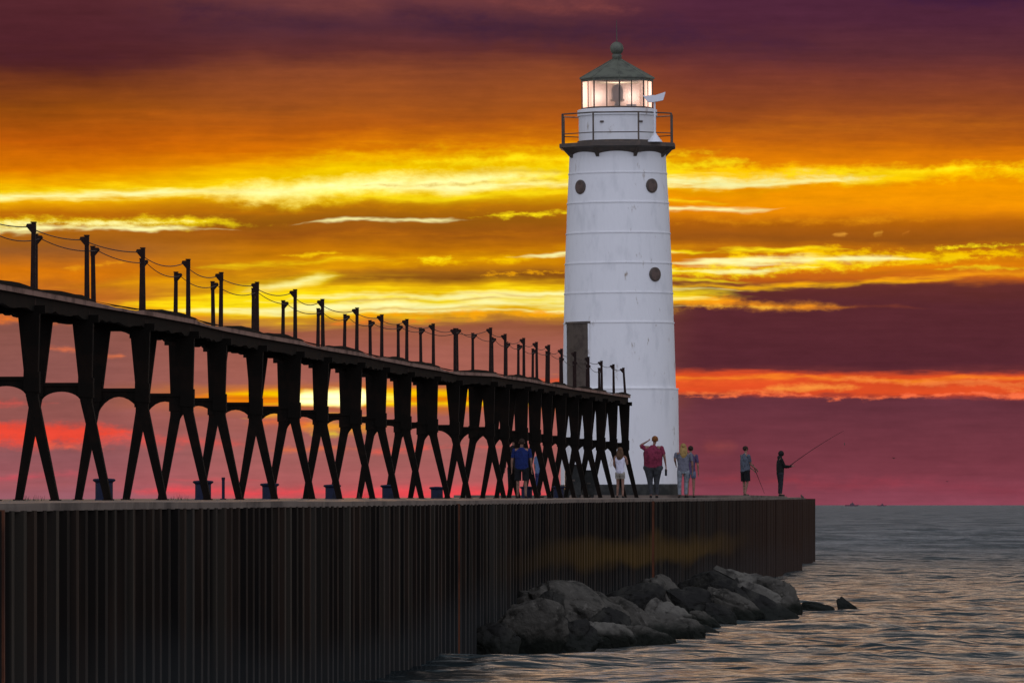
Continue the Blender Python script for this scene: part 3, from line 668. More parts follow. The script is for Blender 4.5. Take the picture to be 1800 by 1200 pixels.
m1 = g.nodes.new('ShaderNodeMixShader'); m1.inputs[0].default_value = .42; g.links.new(tr_.outputs[0], m1.inputs[1]); g.links.new(di.outputs[0], m1.inputs[2])
m2 = g.nodes.new('ShaderNodeMixShader'); m2.inputs[0].default_value = .08; g.links.new(m1.outputs[0], m2.inputs[1]); g.links.new(gs.outputs[0], m2.inputs[2])
g.links.new(m2.outputs[0], g.nodes['Material Output'].inputs[0])
for k in range(8):
    t = lo8+k*math.pi/4; t2 = t+math.pi/4; q = 1.135
    a = (q*math.cos(t), q*math.sin(t)); b = (q*math.cos(t2), q*math.sin(t2))
    mb = MB(); mb.add([(a[0], a[1], .02), (b[0], b[1], .02), (b[0], b[1], LH_-.02), (a[0], a[1], LH_-.02)], [(0, 1, 2, 3)]); mb.build('pane', gl, ln)
mb = MB(); mb.lathe([(1.19, -.03), (1.19, .06), (1.10, .06)], 8, rot=lo8); mb.build('sill_ring', M['trim'], ln)
mb = MB(); mb.lathe([(.10, .02), (.12, .12), (.09, .18), (.09, .25), (.21, .27), (.24, .32), (.19, .36), (.20, .5), (.205, .62), (.17, .74), (.13, .80), (.03, .84)], 20)
lm = mat('lens glass', (.10, .11, .12), .2, .6, var=(.03, .035, .035), vscale=7, stretch=(.4, .4, 4)); mb.build('lens', lm, ln, smooth=False)
mb = MB(); mb.box((.30, -.2, .03), (.62, .1, .16)); mb.build('control_box', M['white'], ln)
lamp = bpy.data.lights.new('pane_glow_light', 'POINT'); lamp.energy = 230; lamp.color = (1.0, .68, .56); lamp.shadow_soft_size = .08  # added light behind the lens, there to make the panes glow
lo = bpy.data.objects.new('pane_glow_light', lamp); col.objects.link(lo); lo.parent = ln; lo.location = (0, .30, .52)
# roof
zr = z_(139)
mb = MB(); mb.lathe([(1.19, zr-.10), (1.19, zr-.02), (1.235, zr-.015), (1.235, zr+.02), (.15, zr+.64), (.12, zr+.66)], 8, rot=lo8); rf = mb.build('roof', M['roof'], lh)
mb = MB()
for k in range(8):
    t = lo8+k*math.pi/4; mb.bar((1.235*math.cos(t), 1.235*math.sin(t), zr+.025), (.15*math.cos(t), .15*math.sin(t), zr+.645), .018, 5)
mb.build('roof_rib', M['roof'], rf)
mb = MB(); mb.lathe([(.16, zr+.60), (.15, zr+.72), (.17, zr+.76), (.14, zr+.80), (.13, zr+.84)], 20)
mb.ball((0, 0, zr+1.0), (.22, .22, .225), 20, 12); mb.build('ventilator_ball', M['roof'], rf, smooth=True)
mb = MB(); mb.bar((0, 0, zr+1.2), (0, 0, z_(35)), .022, 6, .008); mb.build('lightning_rod', M['trim'], rf)
# fog signal reflector beside the lantern
rx = (1151-1087)/SL
fs = empty('reflector', (rx, -1.45, gz+.05)); fs.parent = lh
mb = MB(); mb.lathe([(.25, 0), (.22, .05), (.07, .24), (.06, .28)], 20); mb.build('cone_base', M['white'], fs)
mb = MB(); mb.bar((0, 0, .2), (.0, 0, z_(186)-gz), .035, 8); mb.build('pole', M['white'], fs)
hz = z_(180)-gz-.05
mb = MB()
mb.prism([(-.38, hz+.13), (-.28, hz+.11), (-.12, hz+.14), (.02, hz+.13), (.36, hz+.24), (.28, hz-.03), (.10, hz-.07), (-.12, hz-.10), (-.22, hz-.08), (-.30, hz+.02)], -.10, .10)
mb.build('boat_shaped_panel', M['white'], fs)

# ------------------------------------------------------------------ bollards and small things on the pier
def bollard(px, s, label, h=.33):
    Y = F/s; g = zp(Y)+SLAB-.005
    mb = MB(); r = empty('bollard', W(px, s, g)); tag(r, label, 'bollard', 'dark blue bollards under the catwalk')
    mb.lathe([(.155, 0), (.155, .02), (.145, .03), (.145, h-.06), (.15, h-.04)], 24); mb.build('drum', M['blue'], r)
    mb = MB(); mb.lathe([(.152, h-.042), (.185, h-.02), (.19, h), (.17, h+.015), (.04, h+.025)], 24); mb.build('cap', M['blue'], r)
for a in [(183, 106.5, 'dark blue bollard leftmost, beside the second catwalk frame', .34), (357, 97, 'dark blue bollard just left of the thin upright post', .33),
          (474, 89.5, 'dark blue bollard right of the thin upright post', .30), (584, 83, 'dark blue bollard under the glowing white patch of sunset', .29),
          (683, 77.5, 'dark blue bollard fifth along the catwalk, left of the orange joint in the piling', .30), (768, 72.5, 'dark blue bollard nearest the orange joint in the piling', .27),
          (926, 66, 'dark blue bollard at the feet of the person in the blue shirt', .30), (982, 62.3, 'dark blue bollard left of the dark boxes by the lighthouse', .32)]:
    bollard(*a)
mb = MB(); mb.bar((0, 0, 0), (0, 0, .40), .03, 8); mb.bar((0, 0, .36), (0, 0, .41), .035, 8); mb.bar((0, 0, 0), (0, 0, .02), .06, 8)
tag(mb.build('short_post', M['blue'], None, W(392.5, 95, zp(F/95)+SLAB)), 'thin dark upright steel post standing alone between two bollards', 'post')
mb = MB()
for x0, x1, s, h in ((42, 78, 116, .10), (300, 332, 98, .11), (586, 600, 82, .16), (628, 652, 80, .18), (215, 236, 104, .05)):
    for k in range(26):
        px = random.uniform(x0, x1); hh = h*random.uniform(.25, 1)/1.0; p = W(px, s+random.uniform(-1, 1), 0); p.z = CAMZ+zp(p.y)+SLAB-.01
        mb.bar(p, p+Vector((random.uniform(-.03, .03), 0, hh)), .004, 3, .001)
tag(mb.build('weeds', M['weed']), 'thin dry weeds along the far edge of the pier deck', 'weeds', kind='stuff')
mb = MB()
mb.bar((0, 0, 0), (-.06, 0, .14), .03, 6); mb.bar((.05, 0, 0), (.0, 0, .10), .02, 6); mb.box((-.12, -.08, -.02), (.12, .08, .02))
tag(mb.build('cleat', M['trim'], None, W(1411, 47.9, zp(250)+.02)), 'small bent mooring cleat on the corner at the pier end', 'cleat')
def eqbox(px0, px1, ytop, s, d, label):
    g = zp(F/s)+SLAB-.005; w = (px1-px0)/s; h = (887-ytop)/s - g
    r = empty('equipment_box', W((px0+px1)/2, s, g)); tag(r, label, 'equipment box')
    mb = MB(); mb.box((-w/2, -d/2, .1), (w/2, d/2, h-.03)); mb.build('cabinet', M['black'], r)
    mb = MB(); mb.box((-w/2-.03, -d/2-.03, h-.028), (w/2+.03, d/2+.03, h)); mb.build('lid', M['black'], r)
    for sx in (-1, 1):
        mb = MB(); mb.box((sx*(w/2-.09)-.05, -d/2+.02, 0), (sx*(w/2-.09)+.05, d/2-.02, .098)); mb.build('foot', M['black'], r)
    mb = MB(); mb.box((-.06, -d/2-.02, h*.5), (.06, -d/2-.002, h*.55)); mb.build('handle', M['trim'], r)
eqbox(993, 1021, 816, 56.6, .7, 'taller dark metal box behind the catwalk legs at the lighthouse foot')
eqbox(1023, 1046, 826, 56.4, .6, 'lower dark metal box between the taller box and the black plinth')

# ------------------------------------------------------------------ boulders
def rock(px, s, hw, top, label, m='rock', seed=0, tilt=0.0, dep=1.0, flat=0.0, group='boulders piled against the pier'):
    rnd = random.Random(seed*13+5)
    w = hw/s; h = (top - (-CAMZ)) if False else top
    bm = bmesh.new()
    for k in range(22):
        v = Vector((rnd.gauss(0, 1), rnd.gauss(0, 1), rnd.gauss(0, 1))).normalized()
        v.x = math.copysign(abs(v.x)**.75, v.x); v.z = math.copysign(abs(v.z)**.8, v.z)
        bm.verts.new(v)
    r = bmesh.ops.convex_hull(bm, input=bm.verts)
    for v in [v for v in bm.verts if not v.link_faces]: bm.verts.remove(v)
    bmesh.ops.triangulate(bm, faces=bm.faces[:])
    for it in range(4):
        bmesh.ops.subdivide_edges(bm, edges=bm.edges[:], cuts=1, use_grid_fill=True)
        if it < 2: bmesh.ops.smooth_vert(bm, verts=bm.verts[:], factor=.16, use_axis_x=True, use_axis_y=True, use_axis_z=True)
    so_ = Vector((seed*3.7, seed*1.3, 0))
    for v in bm.verts:
        n = v.co.normalized()
        d = mn.fractal(v.co*1.6+so_, 1.1, 2.1, 5)*.12 - (max(0, .12-abs(mn.noise(v.co*1.5+so_)))*.7) + mn.cell(v.co*2.6+so_)*.012
        v.co += n*d
    zs = [v.co.z for v in bm.verts]; zmax, zmin = max(zs), min(zs); xm = max(abs(v.co.x) for v in bm.verts)
    sub = .35
    for v in bm.verts:
        z = (v.co.z-zmin)/(zmax-zmin)
        v.co = Vector((v.co.x/xm*w*1.05, v.co.y*w*.95*dep, z*(h+sub)-sub))
        v.co.z += tilt*v.co.x*max(0, (v.co.z+sub)/(h+sub))
    me = bpy.data.meshes.new('boulder'); bm.to_mesh(me); bm.free(); me.materials.append(M[m])
    for p in me.polygons: p.use_smooth = True
    try: me.set_sharp_from_angle(angle=math.radians(35))
    except Exception: pass
    o = bpy.data.objects.new('boulder', me); col.objects.link(o)
    p = W(px, s); o.location = (p.x, p.y, 0); o.rotation_euler = (0, 0, 0)
    tag(o, label, 'boulder', group)
    return o
R = [
 (1018, 100.5, 108, 1.06, 'largest grey boulder, the tall hump left of the pile', 'rock', 1, -.30, .7),
 (925, 106.5, 72, .86, 'dark boulder leaning on the piling at the left end of the pile', 'rock', 2, .45, .6),
 (866, 108, 48, .50, 'low black wet boulder at the very left, touching the piling', 'rockdark', 3, .3, .6),
 (985, 106, 72, .46, 'broad low boulder at the waterline below the largest hump', 'rockdark', 4, .15, .5),
 (1064, 103.5, 56, .42, 'rounded boulder at the front edge of the water, left of the pointed one', 'rocklight', 5, -.1, .6),
 (1140, 103, 52, .32, 'low pointed boulder, frontmost in the water', 'rock', 6, -.25, .5),
 (1112, 98, 66, .66, 'ridge shaped boulder sloping down right of the largest hump', 'rock', 7, -.45, .6),
 (1176, 91, 44, .62, 'round topped pale boulder in the middle of the pile', 'rocklight', 8, 0, .7),
 (1182, 98, 58, .46, 'wide boulder in front of the round pale one', 'rock', 9, -.15, .5),
 (1242, 95, 34, .18, 'small black wet boulder at the front right of the left pile', 'rockdark', 10, -.25, .5),
 (1240, 90, 40, .33, 'small grey boulder between the two piles', 'rock', 11, -.1, .6),
 (1080, 101, 44, .60, 'dark boulder wedged under the largest hump', 'rockdark', 12, -.3, .5),
 (1112, 88, 66, .83, 'flat grey boulder against the piling behind the largest hump', 'rockdark', 13, .1, .6),
 (1176, 82, 60, .92, 'tall dark boulder against the piling, below the right rusty joint', 'rock', 14, 0, .7),
 (1245, 78, 58, .93, 'dark boulder with the pale slab lying on it', 'rockdark', 15, .05, .7),
 (1308, 77.5, 52, .92, 'pale weathered boulder at the top of the right pile', 'rocklight', 16, -.1, .7),
 (1362, 78, 46, .78, 'rounded boulder at the right shoulder of the pile', 'rock', 17, -.15, .7),
 (1222, 84.5, 58, .70, 'black boulder in the shaded gap of the right pile', 'rockdark', 18, -.2, .6),
 (1290, 84.5, 54, .60, 'sloping grey boulder at the front of the right pile', 'rock', 19, -.5, .6),
 (1345, 84, 58, .50, 'long slanting slab at the right front, by the water', 'rockdark', 20, -.5, .5),
 (1384, 80, 26, .42, 'small block at the right foot of the pile', 'rock', 21, -.1, .6),
 (1436, 77, 34, .18, 'low dark rock in the water just right of the pile', 'rockdark', 22, -.2, .4),
 (1493, 76.4, 24, .20, 'small pointed black rock alone in the water, farthest right', 'rockdark', 23, -.6, .4),
 (1335, 80, 42, .66, 'grey boulder filling the middle of the right pile', 'rocklight', 24, -.3, .6),
 (955, 104, 44, .92, 'cracked boulder on the left shoulder of the largest hump', 'rockdark', 25, .5, .5),
 (1150, 87, 46, .72, 'dull boulder between the flat one and the tall dark one', 'rock', 26, -.2, .6),
 (1260, 88, 34, .45, 'black boulder at the foot of the gap between the piles', 'rockdark', 27, -.3, .5),
]
for (px, s, hw, top, label, m, sd, tl, dp) in R: rock(px, s, hw, top, label, m, sd, tl, dp)
mb = MB(); mb.add([(-.30,-.08,.12),(-.22,-.1,.2),(.18,-.1,-.12),(.26,-.08,-.02),(-.30,.1,.10),(-.22,.1,.18),(.18,.1,-.14),(.26,.1,-.04)],
      [(0,2,3,1),(4,5,7,6),(0,4,6,2),(1,3,7,5),(0,1,5,4),(2,6,7,3)])
tag(mb.build('boulder', M['rocklight'], None, (W(1276, 78.5).x, W(1276, 78.5).y-.4, .86)), 'narrow pale stone slab lying tilted on top of the right pile', 'boulder', 'boulders piled against the pier')

# ------------------------------------------------------------------ people
def skinmesh(name, pts, edges, root, m, parent, sub=2):
    me = bpy.data.meshes.new(name); keys = list(pts); idx = {k: i for i, k in enumerate(keys)}
    me.from_pydata([pts[k][0] for k in keys], [(idx[a], idx[b]) for a, b in edges], []); me.update()
    o = bpy.data.objects.new(name, me); col.objects.link(o)
    md = o.modifiers.new('Skin', 'SKIN'); md.branch_smoothing = .6
    if not me.skin_vertices: 
        return o
    for k in keys:
        sv = me.skin_vertices[0].data[idx[k]]; r = pts[k][1]; sv.radius = r if isinstance(r, tuple) else (r, r); sv.use_root = (k == root)
    ss = o.modifiers.new('Sub', 'SUBSURF'); ss.levels = sub; ss.render_levels = sub
    dg = bpy.context.evaluated_depsgraph_get(); ev = o.evaluated_get(dg)
    m2 = bpy.data.meshes.new_from_object(ev); o.modifiers.clear(); o.data = m2; bpy.data.meshes.remove(me)
    m2.name = name; m2.materials.clear(); m2.materials.append(m); m2.shade_smooth(); o.parent = parent
    return o
mats = {}
def cm(name, c, **k):
    if name not in mats: mats[name] = mat(name, c, .85, .15, var=tuple(x*.6 for x in c), vscale=9, bump=.7, bscale=11, **k)
    return mats[name]
SKIN = cm('skin', (.24, .13, .09))
def person(label, px, s, zg, H, face, shirt=None, pants=None, hair=None, pose={}, wide=1.0, hairlen=0, legs='long', sleeves=True, shoes=None, hood=False, fat=0.0, grip='R'):
    """face = heading in degrees: 0 looks away from the camera, 90 to the right of the picture, 180 to the camera"""
    root = empty('person', W(px, s, zg), (0, 0, -math.radians(face))); tag(root, label, 'person')
    J = dict(pel=(0, 0, .535), wai=(0, .0, .61), che=(0, 0, .72), nb=(0, -.005, .82), nk=(0, 0, .86), hb=(0, .012, .895), hd=(0, .012, .945), ht=(0, .005, .985),
             nose=(0, .066, .925))
    for sd, q in (('L', -1), ('R', 1)):
        J.update({'hip'+sd: (q*.05*wide, 0, .51), 'kn'+sd: (q*.055*wide, .01, .285), 'an'+sd: (q*.055*wide, -.005, .045), 'to'+sd: (q*.065*wide, .085, .018),
                  'sh'+sd: (q*.105*wide, 0, .81), 'el'+sd: (q*.135*wide, -.01, .63), 'wr'+sd: (q*.14*wide, .02, .485), 'pa'+sd: (q*.14*wide, .025, .45)})
    J.update(pose)
    fg = {}
    for sd, q in (('L', -1), ('R', 1)):
        wr, pa = Vector(J['wr'+sd]), Vector(J['pa'+sd]); d = (pa-wr).normalized(); side = d.cross(Vector((0, 0, 1))) if abs(d.z) < .8 else Vector((0, 1, 0))
        side.normalize(); nrm = d.cross(side)
        for k, (o_, L) in enumerate(((-.015, .036), (-.005, .042), (.005, .04), (.015, .032))):
            a = pa + d*.012 + side*o_; b = a + d*L*.55; c = b + (d*.6 + nrm*(.8*q))*L*.5
            fg['f%s%da' % (sd, k)] = (a, .0058); fg['f%s%db' % (sd, k)] = (b, .0052); fg['f%s%dc' % (sd, k)] = (c, .0044)
        a = wr + d*.012 + side*.016; fg['t'+sd+'a'] = (a, .006); fg['t'+sd+'b'] = (a+d*.02+side*.012, .0055)
    rad = dict(pel=.062+fat, wai=.055+fat*1.3, che=.062+fat, nb=.042, nk=.027, hb=.036, hd=.046, ht=.034, nose=.008)
    for sd in 'LR': rad.update({'hip'+sd: .048+fat*.5, 'kn'+sd: .030, 'an'+sd: .019, 'to'+sd: .014, 'sh'+sd: .034, 'el'+sd: .023, 'wr'+sd: .014, 'pa'+sd: .017})
    pts = {k: (Vector(J[k])*H, rad[k]*H) for k in J}
    E = [('pel', 'wai'), ('wai', 'che'), ('che', 'nb'), ('nb', 'nk'), ('nk', 'hb'), ('hb', 'hd'), ('hd', 'ht'), ('hd', 'nose')]
    for sd in 'LR': E += [('pel', 'hip'+sd), ('hip'+sd, 'kn'+sd), ('kn'+sd, 'an'+sd), ('an'+sd, 'to'+sd), ('nb', 'sh'+sd), ('sh'+sd, 'el'+sd), ('el'+sd, 'wr'+sd), ('wr'+sd, 'pa'+sd)]
    for k, v in fg.items(): pts[k] = (v[0]*H, v[1]*H)
    for sd in 'LR':
        for k in range(4): E += [('pa'+sd, 'f%s%da' % (sd, k)), ('f%s%da' % (sd, k), 'f%s%db' % (sd, k)), ('f%s%db' % (sd, k), 'f%s%dc' % (sd, k))]
        E += [('wr'+sd, 't'+sd+'a'), ('t'+sd+'a', 't'+sd+'b')]
    skinmesh('body', pts, E, 'pel', SKIN, root)
    def lerp(a, b, t): return Vector(J[a]).lerp(Vector(J[b]), t)*H
    V_ = lambda k: Vector(J[k])*H
    def loft(mb, rings, n=16, ups=None):
        o = len(mb.v)
        for c, rx, ry in rings:
            for k in range(n):
                t = 2*math.pi*k/n; mb.v.append((c[0]+rx*math.cos(t), c[1]+ry*math.sin(t), c[2]))
        for j in range(len(rings)-1): mb.f += [(o+j*n+k, o+j*n+(k+1) % n, o+(j+1)*n+(k+1) % n, o+(j+1)*n+k) for k in range(n)]
        mb.f += [tuple(o+k for k in range(n)), tuple(o+(len(rings)-1)*n+k for k in range(n))]
    def limb(mb, P, n=10):
        for (a, ra), (b, rb) in zip(P[:-1], P[1:]): mb.bar(a, b, ra, n, rb)
        for a, ra in P[:-1]: mb.ball(tuple(a), ra*1.01, n, 6)
    if shirt:
        mb = MB(); fx = fat*H; z0, z1, z2, z3 = V_('pel'), V_('wai'), V_('che'), V_('nb')
        loft(mb, [(z0+Vector((0, 0, -.045*H)), .088*H*wide+fx, .066*H+fx), (z0, .088*H*wide+fx, .066*H+fx), (z1, .080*H*wide+fx*1.3, .064*H+fx*1.5), (z2, .096*H*wide+fx, .068*H+fx),
                  (z2.lerp(z3, .55), .103*H*wide+fx*.2, .062*H+fx*.5), (z2.lerp(z3, .85), .092*H*(.4+.6*wide), .054*H), (z3+Vector((0, 0, .004*H)), .070*H*(.5+.5*wide), .050*H), (z3+Vector((0, 0, .020*H)), .048*H, .044*H), (z3+Vector((0, 0, .036*H)), .034*H, .034*H)])
        for sd in 'LR':
            if not sleeves: continue
            P = [(V_('sh'+sd)+Vector((0, 0, -.006*H)), .036*H+fx*.1), (V_('sh'+sd).lerp(V_('el'+sd), .98 if sleeves == 'long' else .72), .030*H+fx*.15+(.003 if sleeves != 'long' else 0))]
            if sleeves == 'long': P.append((V_('el'+sd).lerp(V_('wr'+sd), .95), .021*H))
            limb(mb, P)
        mb.build('jacket' if sleeves == 'long' else 'shirt', shirt, root, smooth=True).data.set_sharp_from_angle(angle=math.radians(50))
    if pants:
        mb = MB(); fx = fat*H; pz = V_('pel'); hm = (V_('hipL')+V_('hipR'))/2
        loft(mb, [(pz+Vector((0, 0, .04*H)), .078*H*wide+fx, .058*H+fx), (pz, .085*H*wide+fx, .062*H+fx), (hm+Vector((0, 0, -.02*H)), .094*H*wide+fx*1.2, .064*H+fx), (hm+Vector((0, 0, -.06*H)), .088*H*wide+fx, .055*H+fx*.5)])
        for sd in 'LR':
            h = V_('hip'+sd)+Vector((0, 0, -.03*H)); k_ = V_('kn'+sd); a_ = V_('an'+sd)
            if legs == 'long': limb(mb, [(h, .054*H+fx*.9), (k_, .038*H+fx*.3), (k_.lerp(a_, .93), .031*H)])
            elif legs == 'shorts': limb(mb, [(h, .053*H+fx*.55), (h.lerp(k_, .92), .054*H+fx*.4)])
            else: limb(mb, [(h, .052*H), (h.lerp(k_, .5), .050*H)])
        mb.build('trousers' if legs == 'long' else 'shorts', pants, root, smooth=True).data.set_sharp_from_angle(angle=math.radians(50))
    sh = shoes or cm('dark shoes', (.015, .014, .013))
    for sd in 'LR':
        a, t_ = Vector(J['an'+sd])*H, Vector(J['to'+sd])*H
        skinmesh('shoe', {'a': (a+Vector((0, -.02*H, -.022*H)), .024*H), 'b': (a.lerp(t_, .5)+Vector((0, 0, -.012*H)), .023*H), 'c': (t_+Vector((0, 0, .004)), .020*H)}, [('a', 'b'), ('b', 'c')], 'a', sh, root)
    hd = Vector(J['hd'])*H
    if hair:
        mb = MB(); mb.ball(tuple(hd+Vector((0, -.010, .010))*H), (.052*H, .058*H, .052*H), 16, 10)
        if hairlen:
            o = len(mb.v); n = 14; rings = []
            for k in range(9):
                t = k/8; z = hd.z + (.02 - (hairlen+.03)*t)*H; w = (.050 + .022*math.sin(math.pi*min(1, t*1.25)) - .030*max(0, t-.7)/.3)*H
                rings.append((Vector((hd.x+.004*math.sin(5*t)*H, hd.y-(.018+.035*min(1, t*2.2))*H, z)), w, w*.55))
            loft(mb, rings)
        mb.build('hair', hair, root, smooth=True)
    if hood:
        mb = MB(); mb.ball(tuple(hd+Vector((0, -.012, .006))*H), (.062*H, .066*H, .066*H), 16, 10); mb.ball(tuple(V_('nk')+Vector((0, -.02, 0))*H), (.058*H, .055*H, .05*H), 14, 8)
        mb.build('hood', shirt, root, smooth=True)
    for q in (-1, 1):
        mb = MB(); c = hd + Vector((q*.018, .043, -.006))*H; mb.ball(tuple(c), .006*H, 8, 6); mb.build('eye', cm('eye', (.02, .015, .012)), root)
        if not hood:
            mb = MB(); c = hd + Vector((q*.046, -.002, -.012))*H; mb.ball(tuple(c), (.007*H, .011*H, .017*H), 8, 6); mb.build('ear', SKIN, root)
    mb = MB(); c = hd + Vector((0, .047, -.036))*H; mb.ball(tuple(c), (.014*H, .005*H, .004*H), 8, 6); mb.build('mouth', cm('lips', (.18, .07, .06)), root)
    return root
g_ = lambda s: zp(F/s)+SLAB-.003
# heavy man in the burgundy shirt, back to camera
p4 = person('heavy man in a burgundy shirt seen from behind, elbow raised, bottle in his hand', 1148, 62, g_(62), 1.76, 8, cm('burgundy cloth', (.17, .022, .045)), cm('charcoal denim', (.045, .047, .05)),
       cm('ginger hair', (.20, .075, .02)), wide=1.30, fat=.036, pose=dict(elL=(-.215, .02, .845), wrL=(-.13, .10, .90), paL=(-.10, .12, .92), hd=(.030, .01, .942), ht=(.034, .005, .985), hb=(.026, .012, .895), nk=(.018, 0, .86), nose=(.03, .066, .925),
       elR=(.185, 0, .66), wrR=(.205, .02, .525), paR=(.208, .02, .49), knL=(-.05, .0, .285), knR=(.055, .03, .285), anL=(-.035, -.01, .045), anR=(.05, .05, .045), toR=(.055, .13, .018), toL=(-.04, .07, .018)))
mb = MB(); mb.lathe([(.030, -.17), (.032, -.16), (.032, .0), (.012, .05), (.012, .08)], 12)
bo = mb.build('bottle', cm('dark glass', (.012, .014, .018)), None, p4.matrix_world @ Vector((0, 0, 0))); 
bo.location = p4.location + Vector((.208*1.76, .05, .49*1.76-.06)); tag(bo, 'dark bottle hanging in the hand of the man in the burgundy shirt', 'bottle')
# girl in white
person('slim girl with long brown hair and bare legs, left of the man in burgundy', 1090, 59, g_(59), 1.51, 12, cm('white cotton', (.60, .58, .66)), cm('khaki cloth', (.30, .27, .22)),
       cm('brown hair', (.10, .055, .03)), hairlen=.25, legs='short', sleeves=False, pose=dict(elR=(.14, .03, .66), wrR=(.12, .12, .72), paR=(.10, .14, .75), elL=(-.13, .03, .65), wrL=(-.09, .1, .56), paL=(-.07, .12, .54), knL=(-.05, .03, .285), anR=(.06, -.03, .045)))
# blonde woman
person('woman with long blond hair in patterned grey clothes, right of the man in burgundy', 1201, 57.5, g_(57.5), 1.66, -6, cm('grey patterned cloth', (.13, .13, .155)), cm('pale grey denim', (.20, .22, .24)),
       cm('blond hair', (.30, .19, .065)), hairlen=.27, wide=1.25, legs='long', pose=dict(elL=(-.16, -.03, .70), wrL=(-.13, .08, .63), paL=(-.12, .1, .60), knR=(.06, .05, .29), anR=(.05, .03, .05), toR=(.05, .12, .018)))
person('person in a violet shirt and dark shorts half hidden behind the blond woman', 1214, 55.5, g_(55.5), 1.64, 10, cm('violet cloth', (.075, .05, .10)), cm('blue shorts', (.10, .12, .17)), cm('dark hair', (.03, .018, .012)), legs='short', wide=1.05)
# man in shorts at the end, fishing rod lowered
p7 = person('man in a pale blue shirt and black knee shorts standing at the pier end', 1310, 48.8, .312, 1.80, 62, cm('pale blue shirt', (.075, .085, .105)), cm('black cloth', (.010, .010, .011)), cm('dark hair', (.03, .018, .012)),
       legs='shorts', wide=1.28, fat=.018, pose=dict(elR=(.13, .05, .64), wrR=(.13, .17, .55), paR=(.125, .195, .525), elL=(-.12, .06, .64), wrL=(-.03, .19, .54), paL=(-.01, .20, .52), anL=(-.075, .02, .045), anR=(.06, -.04, .045), toL=(-.085, .10, .018), toR=(.07, .05, .018)))
def rod(name, a, b, bend, label, lure=None):
    a = Vector(a); b = Vector(b); r = empty(name, a); tag(r, label, 'fishing rod'); mb = MB(); n = 12
    pts = [Vector((0, 0, 0)).lerp(b-a, k/n) + Vector((0, 0, bend*4*(k/n)*(1-k/n))) for k in range(n+1)]
    for k in range(n): mb.bar(pts[k], pts[k+1], .014-.009*k/n, 5, .014-.009*(k+1)/n)
    mb.build('blank', cm('rod graphite', (.015, .012, .012)), r)
    mb = MB(); d = (b-a).normalized(); mb.bar(-d*.22, d*.10, .017, 8); mb.build('grip', cm('rod cork', (.03, .022, .018)), r)
    mb = MB(); mb.lathe([(.012, -.03), (.035, -.025), (.022, -.01), (.022, .01), (.035, .025), (.012, .03)], 12); mb.build('reel', M['trim'], r, d*.02+Vector((0, 0, -.05)), (0, math.radians(90), 0))
    mb = MB()
    for k in (3, 5, 7, 9, 11): 
        c = pts[k]-Vector((0, 0, .015)); mb.ball(tuple(c), .008, 6, 4)
    mb.build('line_guide', M['trim'], r)
    if lure:
        l = Vector(lure)-a; mb = MB(); mb.bar(pts[-1], l, .0012, 3); mb.build('fishing_line', M['trim'], r)
        mb = MB(); mb.ball(tuple(l), (.016, .016, .05), 8, 6); mb.build('lure', M['trim'], r)
s7 = 48.6
rod('fishing_rod', W(1327.5, s7, (887-826)/s7), W(1344, s7, (887-868.5)/s7+.02), 0, 'thin fishing rod pointing down to the slab from the hand of the man in shorts')
p8 = person('hooded angler in dark clothes holding a long rod out over the water', 1371.5, 48.6, .312, 1.64, 80, cm('black hooded jacket', (.012, .012, .011)), cm('dark denim', (.022, .022, .026)), None,
       legs='long', wide=1.3, fat=.014, sleeves='long', hood=True, pose=dict(elR=(.12, .07, .66), wrR=(.07, .24, .655), paR=(.06, .275, .665), elL=(-.12, .06, .65), wrL=(-.05, .22, .64), paL=(-.03, .25, .65),
       hd=(0, .03, .935), ht=(0, .025, .975), hb=(0, .022, .89), nk=(0, .008, .855), nose=(0, .088, .915)))
s8 = 48.2
rod('fishing_rod', W(1390, s8, (887-817)/s8), W(1483, s8, (887-757)/s8), .05, 'long fishing rod raised over the water by the hooded angler', W(1484.5, s8, (887-780)/s8))
# people under the catwalk
person('person in a bright blue shirt and dark shorts under the catwalk', 917, 68, g_(68), 1.54, 5, cm('bright blue cloth', (.010, .020, .095)), cm('black cloth', (.010, .010, .011)), cm('dark hair', (.03, .018, .012)), legs='shorts', wide=1.2, fat=.01)
person('person all in black at the left of the one in the blue shirt', 903, 63, g_(63), 1.72, 0, cm('black jacket cloth', (.010, .008, .009)), cm('black cloth', (.010, .010, .011)), cm('plum hair', (.06, .025, .03)), sleeves='long', wide=1.05)
person('child in a light blue top and blue jeans between the catwalk legs', 947, 58.5, g_(58.5), 1.50, 60, cm('light blue top', (.10, .15, .26)), cm('blue jeans', (.028, .034, .11)), cm('dark hair', (.03, .018, .012)), wide=1.0,
       pose=dict(anL=(-.06, .06, .045), anR=(.06, -.09, .05), toL=(-.06, .15, .018), toR=(.06, 0, .018), knR=(.055, -.03, .285)))

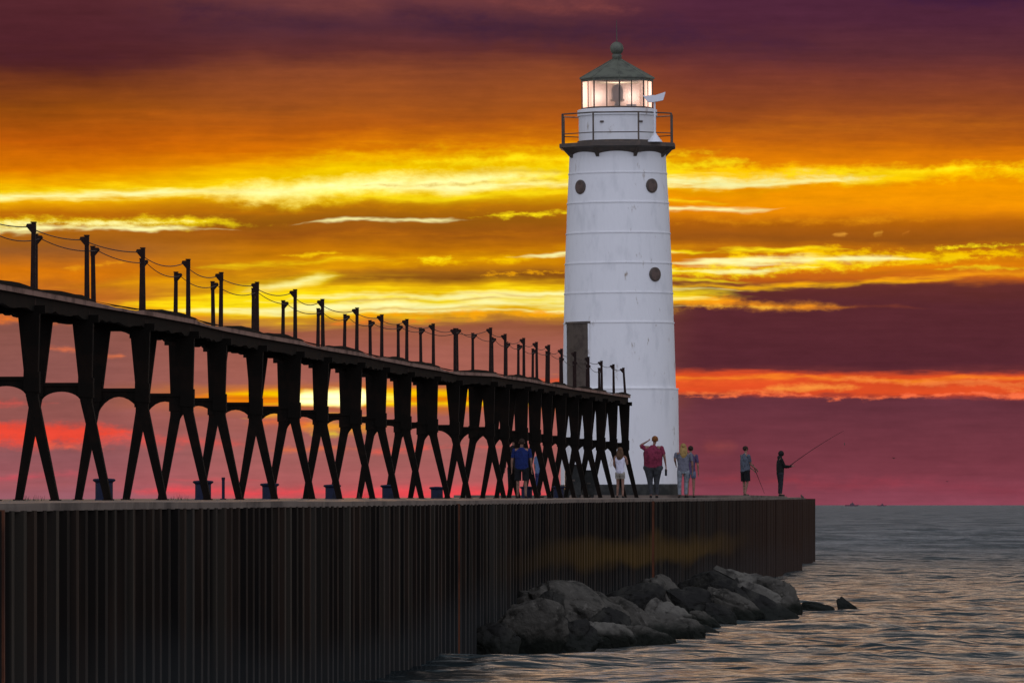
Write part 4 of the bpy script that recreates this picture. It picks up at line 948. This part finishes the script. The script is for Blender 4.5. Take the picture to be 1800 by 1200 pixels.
# ------------------------------------------------------------------ birds and ships
def bird(px, py, s, span, label, flap, yaw):
    r = empty('gull', W(px, s, (887-py)/s), (0, 0, yaw)); tag(r, label, 'bird')
    mb = MB(); mb.lathe([(.01, -.26), (.05, -.16), (.08, 0), (.06, .12), (.045, .16), (.05, .2), (.015, .26)], 10)
    mb.build('body', M['bird'], r, (0, 0, 0), (math.radians(90), 0, 0))
    for q in (-1, 1):
        mb = MB(); h = span/2
        mb.add([(0, -.09, .03), (q*h*.45, -.12, h*flap), (q*h, .05, h*flap*.6), (q*h*.45, .07, h*flap), (0, .1, .03),
                (0, -.09, .0), (q*h*.45, -.12, h*flap-.02), (q*h, .05, h*flap*.6-.01), (q*h*.45, .07, h*flap-.02), (0, .1, .0)],
               [(0, 1, 3, 4), (1, 2, 3), (5, 9, 8, 6), (6, 8, 7), (0, 5, 6, 1), (1, 6, 7, 2), (2, 7, 8, 3), (3, 8, 9, 4), (4, 9, 5, 0)])
        mb.build('wing', M['bird'], r)
    mb = MB(); mb.add([(-.03, .24, 0), (.03, .24, 0), (.07, .4, 0), (-.07, .4, 0), (-.03, .24, .02), (.03, .24, .02), (.07, .4, .01), (-.07, .4, .01)], [(0,1,2,3),(4,7,6,5),(0,4,5,1),(1,5,6,2),(2,6,7,3),(3,7,4,0)]); mb.build('tail', M['bird'], r)
bird(1571, 805, 9.0, 1.6, 'dark gull flying right of the angler with level wings', .15, .8)
bird(1665, 846, 7.5, 1.0, 'tiny faint gull low over the horizon at the right', .35, .3)
def ship(px, s, L, h, label):
    r = empty('ship', (W(px, s).x, W(px, s).y, 0)); tag(r, label, 'ship')
    mb = MB(); mb.add([(-L/2, -4, 0), (L/2-2, -4, 0), (L/2+2, 0, h*.4), (-L/2, -4, h*.35), (-L/2, 4, 0), (L/2-2, 4, 0), (-L/2, 4, h*.35), (L/2-1, -4, h*.36), (L/2-1, 4, h*.36)],
        [(0, 1, 7, 3), (4, 6, 8, 5), (0, 3, 6, 4), (1, 2, 7), (5, 8, 2), (1, 5, 2), (3, 7, 2, 8, 6), (0, 4, 5, 1)]); mb.build('hull', M['ship'], r)
    mb = MB(); mb.box((-L*.12, -3, h*.33), (L*.2, 3, h*.7)); mb.box((-L*.02, -2, h*.69), (L*.12, 2, h*.95)); mb.build('superstructure', M['ship'], r)
    mb = MB(); mb.bar((L*.05, 0, h*.9), (L*.05, 0, h*1.35), .3, 6); mb.build('mast', M['ship'], r)
ship(1497, .9, 26, 7.0, 'larger distant ship on the horizon')
ship(1550, .8, 20, 5.0, 'smaller distant ship on the horizon, farther right')
